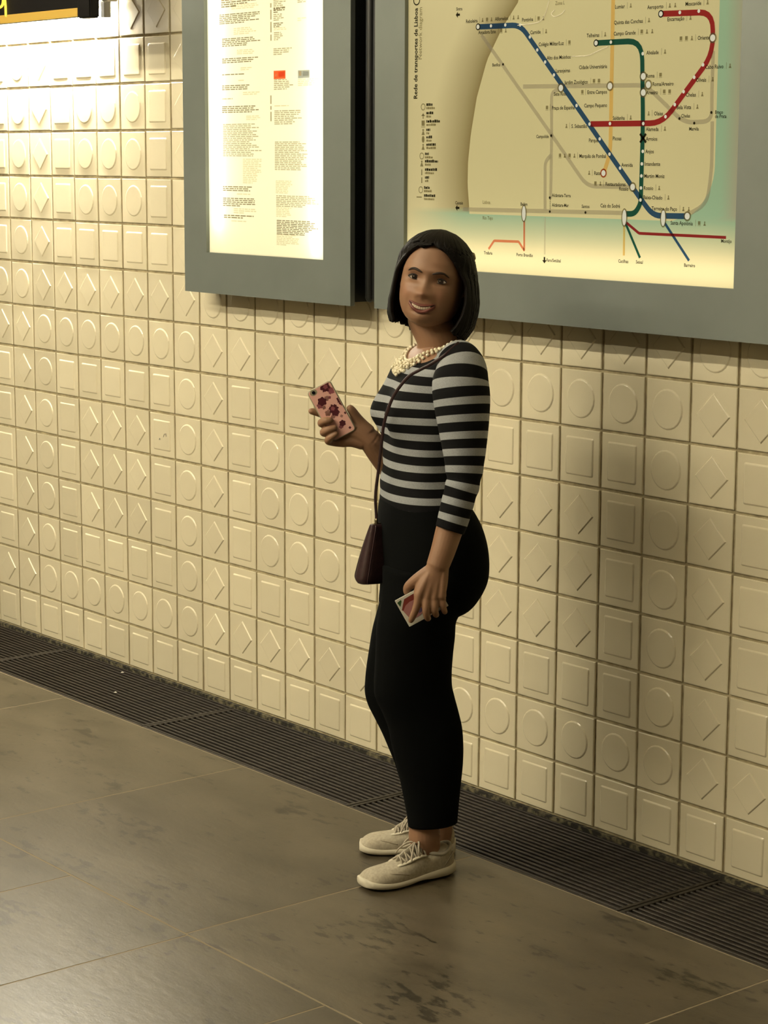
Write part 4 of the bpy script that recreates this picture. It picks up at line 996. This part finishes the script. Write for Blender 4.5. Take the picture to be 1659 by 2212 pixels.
# ---- shoes
suede = principled('shoe_suede', (0.42, 0.375, 0.285), 0.85, spec=0.2); add_noise(suede, 160, (0.36, 0.32, 0.24), (0.47, 0.42, 0.325), .3, .7)
rub = principled('shoe_rubber', (0.60, 0.55, 0.43), 0.6); lace_m = principled('lace', (0.40, 0.35, 0.27), 0.8); lining = principled('shoe_lining', (0.40, 0.36, 0.28), 0.9)
ST = [(0.0, .016, .050), (.02, .024, .064), (.07, .030, .074), (.16, .0335, .073), (.27, .0345, .066), (.36, .0350, .064), (.44, .0365, .066), (.52, .039, .062), (.62, .0425, .055), (.72, .0450, .049), (.82, .0455, .0455), (.90, .0425, .0420), (.96, .0340, .0355), (.99, .0240, .0290), (1.0, .0140, .0240)]
def make_shoe(HT, side):
    Hh, Tt = HT; Lg = np.linalg.norm(Tt - Hh); t_ = (Tt - Hh) / Lg; nrm = np.array([-t_[1], t_[0]])
    W = lambda s, y, z: loc(*(Hh + t_ * (s * Lg) + nrm * (y + side * .006 * math.sin(math.pi * min(max(s, 0), 1)) * 1.0)), z)
    S_ = smooth_path(ST, 44); rg = []
    for s, w, h_ in S_:
        zb = .016; r = []
        for k in range(28):
            a = 2 * math.pi * k / 28; cx, sz = math.cos(a), math.sin(a)
            r.append(W(s, w * math.copysign(abs(cx) ** .82, cx), zb + (h_ - zb) * max(sz, 0) ** (.30 if s < .30 else .30 + .45 * min(1, (s - .30) / .3)) + (-.002 if sz < 0 else 0)))
        rg.append(np.array(r))
    shoe = P_('shoe', loft(rg), suede)
    rg = []
    for s, w, h_ in smooth_path([(a, b_, c) for a, b_, c in ST], 44):
        s2 = -.012 + s * 1.026; w2 = w + .0045; lift = .006 * max(0, (s - .72) / .28) ** 2 + .004 * max(0, (.10 - s) / .1); th = float(np.interp(s, [0, .25, .5, .7, 1], [.030, .027, .021, .019, .021]))
        r = []
        for k in range(24):
            a = 2 * math.pi * k / 24; cx, sz = math.cos(a), math.sin(a)
            arch = .004 * math.exp(-((s - .45) / .12) ** 2) if sz < 0 else 0
            r.append(W(s2, w2 * math.copysign(abs(cx) ** .6, cx), lift + .0005 + arch + th / 2 + th / 2 * math.copysign(abs(sz) ** .5, sz)))
        rg.append(np.array(r))
    P_('sole', loft(rg), rub, shoe)
    # padded collar round the ankle, tongue, eyelet band, toe seam, laces
    col = [W(.18 + .165 * math.cos(a) * (1 if math.cos(a) > 0 else .95), (.0300) * math.sin(a), .066 + .008 * max(0, -math.cos(a)) - .006 * abs(math.sin(a)) + .006 * max(0, math.cos(a))) for a in np.linspace(0, 2 * math.pi, 30)]
    P_('collar', tube(col, .0050, 10), lining, shoe)
    tg = smooth_path([[*W(.60, 0, .054), .014], [*W(.50, 0, .067), .016], [*W(.40, 0, .080), .0175], [*W(.355, 0, .092), .015]], 12); P_('tongue', tube(tg[:, :3], tg[:, 3], 14, flat=.32, up=nrm_up(nrm)), lining, shoe)
    hh = lambda s: float(np.interp(s, [r[0] for r in ST], [r[2] for r in ST]))
    for y in (-1, 1):
        bd = [W(s, y * yy, hh(s) * zz) for s, yy, zz in ((.66, .020, .93), (.58, .0235, .93), (.50, .0245, .95), (.43, .0255, .97), (.38, .0265, .99))]
        P_('eyelet_band', tube(smooth_path(bd, 14), .0062, 8, flat=.5), rub, shoe)
    P_('toe_seam', tube(smooth_path([W(.60, .041, .030), W(.74, .0385, .037), (W(.86, .026, .037)), W(.90, 0, .037), W(.86, -.026, .037), W(.74, -.0385, .037), W(.60, -.041, .030)], 26), .0014, 6), principled('seam', (0.30, 0.26, 0.19), .9), shoe)
    P_('heel_patch', tube(smooth_path([W(.16, side * .033, .030), W(.10, side * .0335, .048), W(.045, side * .029, .062)], 12), .0014, 6), principled('seam', (0.30, 0.26, 0.19), .9), shoe)
    lc = []
    for i, s in enumerate((.63, .57, .51, .45, .40)):
        z_ = hh(s); a, c = s, s - .04
        lc.append(tube(smooth_path([W(a, -.022, z_ * .97), W((a + c) / 2, 0, z_ + .010 + .004 * i), W(c, .023, hh(c) * 1.0)], 9), .0023, 6)); lc.append(tube(smooth_path([W(a, .022, z_ * .97), W((a + c) / 2, 0, z_ + .012 + .004 * i), W(c, -.023, hh(c) * 1.0)], 9), .0023, 6))
    K = (.40, 0, .090)
    for y in (-1, 1):
        lc.append(tube(smooth_path([W(*K), W(.42 + .02 * y, y * .022, .099), W(.46 + .03 * y, y * .040, .086), W(.47, y * .038, .072), W(.43, y * .018, .083), W(*K)], 22), .0024, 6))
        lc.append(tube(smooth_path([W(*K), W(.47, y * .012, .092), W(.53, y * .028, .076), W(.56, y * .036, .062)], 12), .0022, 6))
    lc.append(tube([W(.392, 0, .090), W(.408, 0, .091)], .0042, 8))
    P_('lace', merge(lc), lace_m, shoe)
    return shoe
def nrm_up(n2): return tuple(UU * n2[0] + DD * n2[1])
s1 = make_shoe(SHOE_N, 1); s2 = make_shoe(SHOE_F, -1)
s1['label'] = 'left sneaker, nearer shoe in pale suede'; s2['label'] = 'right sneaker, half hidden behind the other'

# ---- pearl collar
cb = bvh_of([sweater, body])
pearl = principled('pearl', (0.80, 0.73, 0.54), 0.35, spec=0.6)
bm0 = bmesh.new(); bmesh.ops.create_icosphere(bm0, subdivisions=2, radius=1.0); ico = ([np.array(v.co) for v in bm0.verts], [tuple(v.index for v in f.verts) for f in bm0.faces]); bm0.free()
beads = []
def bead(c, r): beads.append(([c + q * r for q in ico[0]], ico[1]))
NK = pt(946, 736, .045)                                             # middle of the neck at collar height
def collar_pt(th, t_, lift):
    cf = math.cos(th); r = (.084 if cf > 0 else .060) * abs(cf) ** 2 + .072 * (1 - abs(cf) ** 2)
    w_ = .010 + .034 * math.exp(-((math.degrees(th) + 8) / 48) ** 2)
    p = NK + (FW * math.cos(th) + LF * math.sin(th)) * (r + w_ * t_ * .72) + ZU * (-.040 * max(0, cf) ** 1.3 + .010 * max(0, -cf) - w_ * t_ * .72)
    h_, n_, _, _ = cb.find_nearest(Vector(p)); h_ = np.array(h_); n_ = np.array(n_)
    if n_ @ (p - NK) < 0: n_ = -n_
    return h_ + n_ * lift, w_
th = -math.pi
while th < math.pi:
    _, w_ = collar_pt(th, 0, 0); n = 2 if w_ < .019 else int(round(w_ / .0075)) + 1
    for j in range(n):
        c_, _ = collar_pt(th + (.05 if j % 2 else 0), j / (n - 1), .0032); fr2 = n > 2 and j > 0
        bead(c_ + (np.random.normal(0, .0010, 3) if fr2 else 0), .0046 if not fr2 else random.uniform(.0040, .0054))
        if fr2:
            c_, _ = collar_pt(th + random.uniform(-.06, .06), (j - .5) / (n - 1), .006 + random.uniform(0, .003)); bead(c_, random.uniform(.0026, .0040))
    th += .0088 / .075
P_('pearl_collar', merge(beads), pearl)['kind'] = 'stuff'

# ================================================================== handbag
leather = principled('bag_leather', (0.032, 0.014, 0.015), 0.38, spec=0.5); add_noise(leather, 90, (0.026, 0.011, 0.012), (0.042, 0.019, 0.020), .3, .7, bump=.2)
bag = tag(empty('handbag', tuple(pt(800, 1262, .06))), 'small dark brown leather crossbody handbag hanging on a thin strap', 'handbag')
BA = UU * .86 + DD * .51; BN = UU * -.51 + DD * .86
rg = []
for py, px, ln2, th in smooth_path([(1133, 801, .120, .010), (1140, 799, .135, .014), (1165, 792, .150, .0195), (1200, 783, .165, .0255), (1235, 775, .180, .0300), (1252, 772, .183, .0300), (1261, 776, .176, .024)], 26):
    g0 = pt(px, py, .015); c = g0 + BA * ln2 / 2; rg.append(superel(c, BA, ln2 / 2, BN, th, 40, 3.6))
o = pydata('bag_body', *loft(rg), leather, None, True); keep(o, bag)
for k in (9, 31):
    v, f = tube([r[(10 if k == 9 else 30)] * .0 + r.mean(0) + BN * ((-1 if k == 9 else 1) * np.ptp((r - r.mean(0)) @ BN) / 2) - BA * np.ptp((r - r.mean(0)) @ BA) * .44 for r in rg[2:-1]], .0016, 6); keep(pydata('piping', v, f, leather, None, True), bag)
v, f = tube([rg[0].mean(0) - BA * .05, rg[0].mean(0) + BA * .05], .0030, 6); keep(pydata('zip', v, f, principled('zip_metal', (.3, .25, .15), .3, metal=.9)), bag)
sb = bvh_of([sweater, trousers])
q = []
for px, py in ((990, 741), (962, 766), (935, 784), (905, 800), (884, 812), (866, 832), (850, 856), (838, 885), (829, 918), (825, 950)): q.append(snap(px, py, sb, .0028, -.06))
e_ = rg[0].mean(0) - BA * .045; SP = ((990, 741), (962, 766), (935, 784), (905, 800), (884, 812), (866, 832), (850, 856), (838, 885), (829, 918), (825, 950))
dq = (np.array(q) - FOOT) @ DD; ch = np.linspace(dq[0], (e_ - FOOT) @ DD, 16)[:10]; dfit = np.minimum(ch, dq)      # a taut strap resting on the cloth
for _ in range(60): dfit[1:-1] = np.minimum(dfit[1:-1], (dfit[:-2] + dfit[2:]) / 2)
q = [pt(px, py, d_) for (px, py), d_ in zip(SP, dfit)]
de_ = (e_ - FOOT) @ DD; q += [pt(x_, y_, dfit[-1] + (de_ - dfit[-1]) * k_) for x_, y_, k_ in ((821, 985, .22), (817, 1020, .42), (811, 1070, .72))] + [e_ + ZU * .02, e_]
v, f = tube(smooth_path(q, 60), .0038, 8, flat=.35, up=tuple(-ray(850, 900))); keep(pydata('strap', v, f, leather, None, True), bag)
e2 = rg[0].mean(0) + BA * .045
v, f = tube(smooth_path([e2, e2 + ZU * .10 + DD * .02, pt(880, 1000, .215), pt(945, 850, .215), pt(975, 760, .12)], 20), .0036, 8, flat=.35); keep(pydata('strap', v, f, leather, None, True), bag)
for p in (e_, e2):
    v, f = tube([p + ZU * (-.004), p + ZU * .010], .0045, 8); keep(pydata('strap_ring', v, f, principled('zip_metal', (.3, .25, .15), .3, metal=.9)), bag)

# ================================================================== phone and card in the hands
def slab(name, c, ex, ey, en, hx, hy, th, r, mat, parent, bev=.0012):
    """rounded rectangle plate"""
    V = []; Fc = []; loops = []
    for dz, ins in ((-th / 2 + bev, 0), (-th / 2, bev), (th / 2, bev), (th / 2 - bev, 0)):
        pts = []
        for sx, sy, a0 in ((1, 1, 0), (-1, 1, 90), (-1, -1, 180), (1, -1, 270)):
            for a in np.linspace(0, 90, 6):
                t_ = math.radians(a0 + a); pts.append((sx * (hx - r) + (r - ins) * math.cos(t_), sy * (hy - r) + (r - ins) * math.sin(t_), dz))
        loops.append(pts)
    n = len(loops[0])
    for l in loops: V += [c + ex * a + ey * b_ + en * z_ for a, b_, z_ in l]
    order = (1, 0, 3, 2)
    for a, b_ in zip(order[:-1], order[1:]):
        for i in range(n): Fc.append((a * n + i, a * n + (i + 1) % n, b_ * n + (i + 1) % n, b_ * n + i))
    Fc.append(tuple(range(n, 2 * n))[::-1]); Fc.append(tuple(range(2 * n, 3 * n)))
    o = pydata(name, V, Fc, mat); keep(o, parent); return o
def plane_frame(tl, tr, br, d):
    a, b_, c = pt(*tl, d), pt(*tr, d), pt(*br, d); ex = b_ - a; ey = b_ - c; hx, hy = np.linalg.norm(ex) / 2, np.linalg.norm(ey) / 2
    ex /= 2 * hx; ey /= 2 * hy; ey -= ex * (ex @ ey); ey /= np.linalg.norm(ey); en = np.cross(ex, ey)
    if en @ DD > 0: en = -en
    return (a + c) / 2, ex, ey, en, hx, hy
c, ex, ey, en, hx, hy = plane_frame((668, 845), (718.5, 818), (764.5, 930), DP)
phone = tag(empty('phone', tuple(c)), 'phone in a pink case with dark red flowers held up in one hand', 'phone')
pink = principled('case_pink', (0.92, 0.52, 0.44), 0.35); edge_m = principled('case_edge', (0.36, 0.33, 0.22), 0.35); scr_m = principled('phone_glass', (0.01, 0.01, 0.012), 0.1)
slab('phone_case', c, ex, ey, en, hx, hy, .0090, .0085, edge_m, phone, .0015)
slab('case_back', c + en * .0044, ex, ey, en, hx - .0022, hy - .0022, .0008, .0070, pink, phone, .0003)
slab('screen', c - en * .0044, ex, ey, en, hx - .003, hy - .004, .0010, .006, scr_m, phone, .0003)
fl1 = principled('flower_dark', (0.085, 0.010, 0.018), 0.5); fl2 = principled('flower_mauve', (0.30, 0.085, 0.10), 0.5); fl3 = principled('flower_leaf', (0.42, 0.20, 0.16), 0.5)
def blob(px, py, r, mat, k, off=.0052, spiky=.22, seed=0):
    rnd = random.Random(seed); p0 = pt(px, py, DP); q = p0 - c; x_, y_ = q @ ex, q @ ey; ph = rnd.random() * 6; n = 26
    V = []
    for i in range(n):
        a = 2 * math.pi * i / n; rr_ = r * (1 + spiky * math.sin(k * a + ph) + .12 * math.sin((2 * k + 1) * a)); vx, vy = x_ + rr_ * math.cos(a), y_ + rr_ * math.sin(a)
        vx = min(max(vx, -hx + .003), hx - .003); vy = min(max(vy, -hy + .003), hy - .003); V.append(c + ex * vx + ey * vy + en * off)
    keep(pydata('case_flower', V, [tuple(range(n))], mat), phone)
for i, (px, py, r, mt, k, of) in enumerate(((702, 835.5, .0118, fl1, 7, .0050), (715, 843, .0085, fl2, 5, .0049), (703, 835, .0055, fl2, 5, .0052), (696, 867, .0105, fl1, 6, .0050), (691, 876, .0070, fl2, 5, .0049), (706, 860, .0060, fl3, 5, .0048), (700, 880, .0045, fl3, 4, .0048),
        (735, 862, .0085, fl1, 5, .0050), (738, 869, .0065, fl1, 6, .00505), (721, 883, .0112, fl1, 7, .0050), (725, 890, .0090, fl1, 5, .00505), (719, 882, .0050, fl2, 5, .0052), (709, 892, .0075, fl3, 5, .0048), (720, 899, .0055, fl3, 4, .0048), (740, 913.5, .0075, fl1, 6, .0050),
        (737, 921, .0050, fl2, 5, .0049), (738, 898, .0035, fl3, 4, .0049), (756, 923, .0030, fl1, 4, .0049), (712, 858, .0035, fl2, 4, .0049), (746, 891, .0030, fl1, 4, .0049))):
    blob(px, py, r, mt, k, of, .13, i)
lc_ = pt(677.5, 848, DP); lc_ = c + ex * ((lc_ - c) @ ex) + ey * ((lc_ - c) @ ey)
for nm, r, of, mt in (('camera_window', .0072, .0049, edge_m), ('camera_lens', .0042, .0055, scr_m)):
    keep(pydata(nm, [lc_ + en * of + r * (ex * math.cos(a) * (1.25 if r > .005 else 1) + ey * math.sin(a)) for a in np.linspace(0, 2 * math.pi, 22, endpoint=False)], [tuple(range(22))], mt), phone)

DCARD = -.1855
A_, B_ = np.array([849, 1300.]), np.array([888, 1352.]); ev = np.array([.878, -.478]) * 96
c, ex, ey, en, hx, hy = plane_frame(tuple(A_), tuple(A_ + ev), tuple(B_ + ev), DCARD)
card = tag(empty('folded_leaflet', tuple(c)), 'small white bordered leaflet with a red and pink picture held at the hip', 'leaflet')
cw = principled('leaflet_white', (0.72, 0.70, 0.60), 0.6)
slab('leaflet_paper', c, ex, ey, en, hx, hy, .0030, .0015, cw, card, .0004)
slab('leaflet_fold', c - en * .0022, ex, ey, en, hx - .0008, hy - .0006, .0012, .0015, cw, card, .0003)
def cpx(px, py): q = pt(px, py, DCARD) - c; return q @ ex, q @ ey
def cpoly(nm, pts, mat, of):
    V = [c + ex * a + ey * b_ + en * of for a, b_ in (cpx(*p) for p in pts)]; keep(pydata(nm, V, [tuple(range(len(V)))], mat), card)
cpoly('picture_red', [(868, 1318), (873, 1294), (893, 1282), (920, 1268), (930, 1286), (900, 1308), (874, 1321)], principled('ink_red', (0.22, 0.035, 0.025), .5), .0016)
cpoly('picture_pink', [(871, 1320), (876, 1308), (884, 1300), (900, 1292), (926, 1290), (925, 1310), (908, 1328), (894, 1338), (884, 1334)], principled('ink_pink', (0.42, 0.19, 0.18), .5), .0018)
cpoly('picture_green', [(858, 1302), (866, 1295.5), (867.5, 1299), (865, 1311)], principled('ink_green', (0.035, 0.09, 0.02), .5), .0018)
cpoly('picture_blue', [(902, 1312), (910, 1308), (912, 1320), (906, 1324)], principled('ink_violet', (0.10, 0.07, 0.14), .5), .0020)
cpoly('picture_line', [(867, 1311), (868.5, 1310), (872, 1297), (870.5, 1296)], cw, .0020)
# nails
nail = principled('nail', (0.55, 0.33, 0.24), 0.25)
def nail_at(px, py, d, ax, r=.0042):
    a = pt(*ax, d) - pt(px, py, d); a /= np.linalg.norm(a); s_ = np.cross(a, DD); ctr = pt(px, py, d); V = []
    for t_ in np.linspace(0, 2 * math.pi, 14, endpoint=False): V.append(ctr + a * r * 1.25 * math.cos(t_) + s_ * r * math.sin(t_) - DD * .0010 * math.cos(t_ * 2))
    P_('fingernail', (V, [tuple(range(14))]), nail)
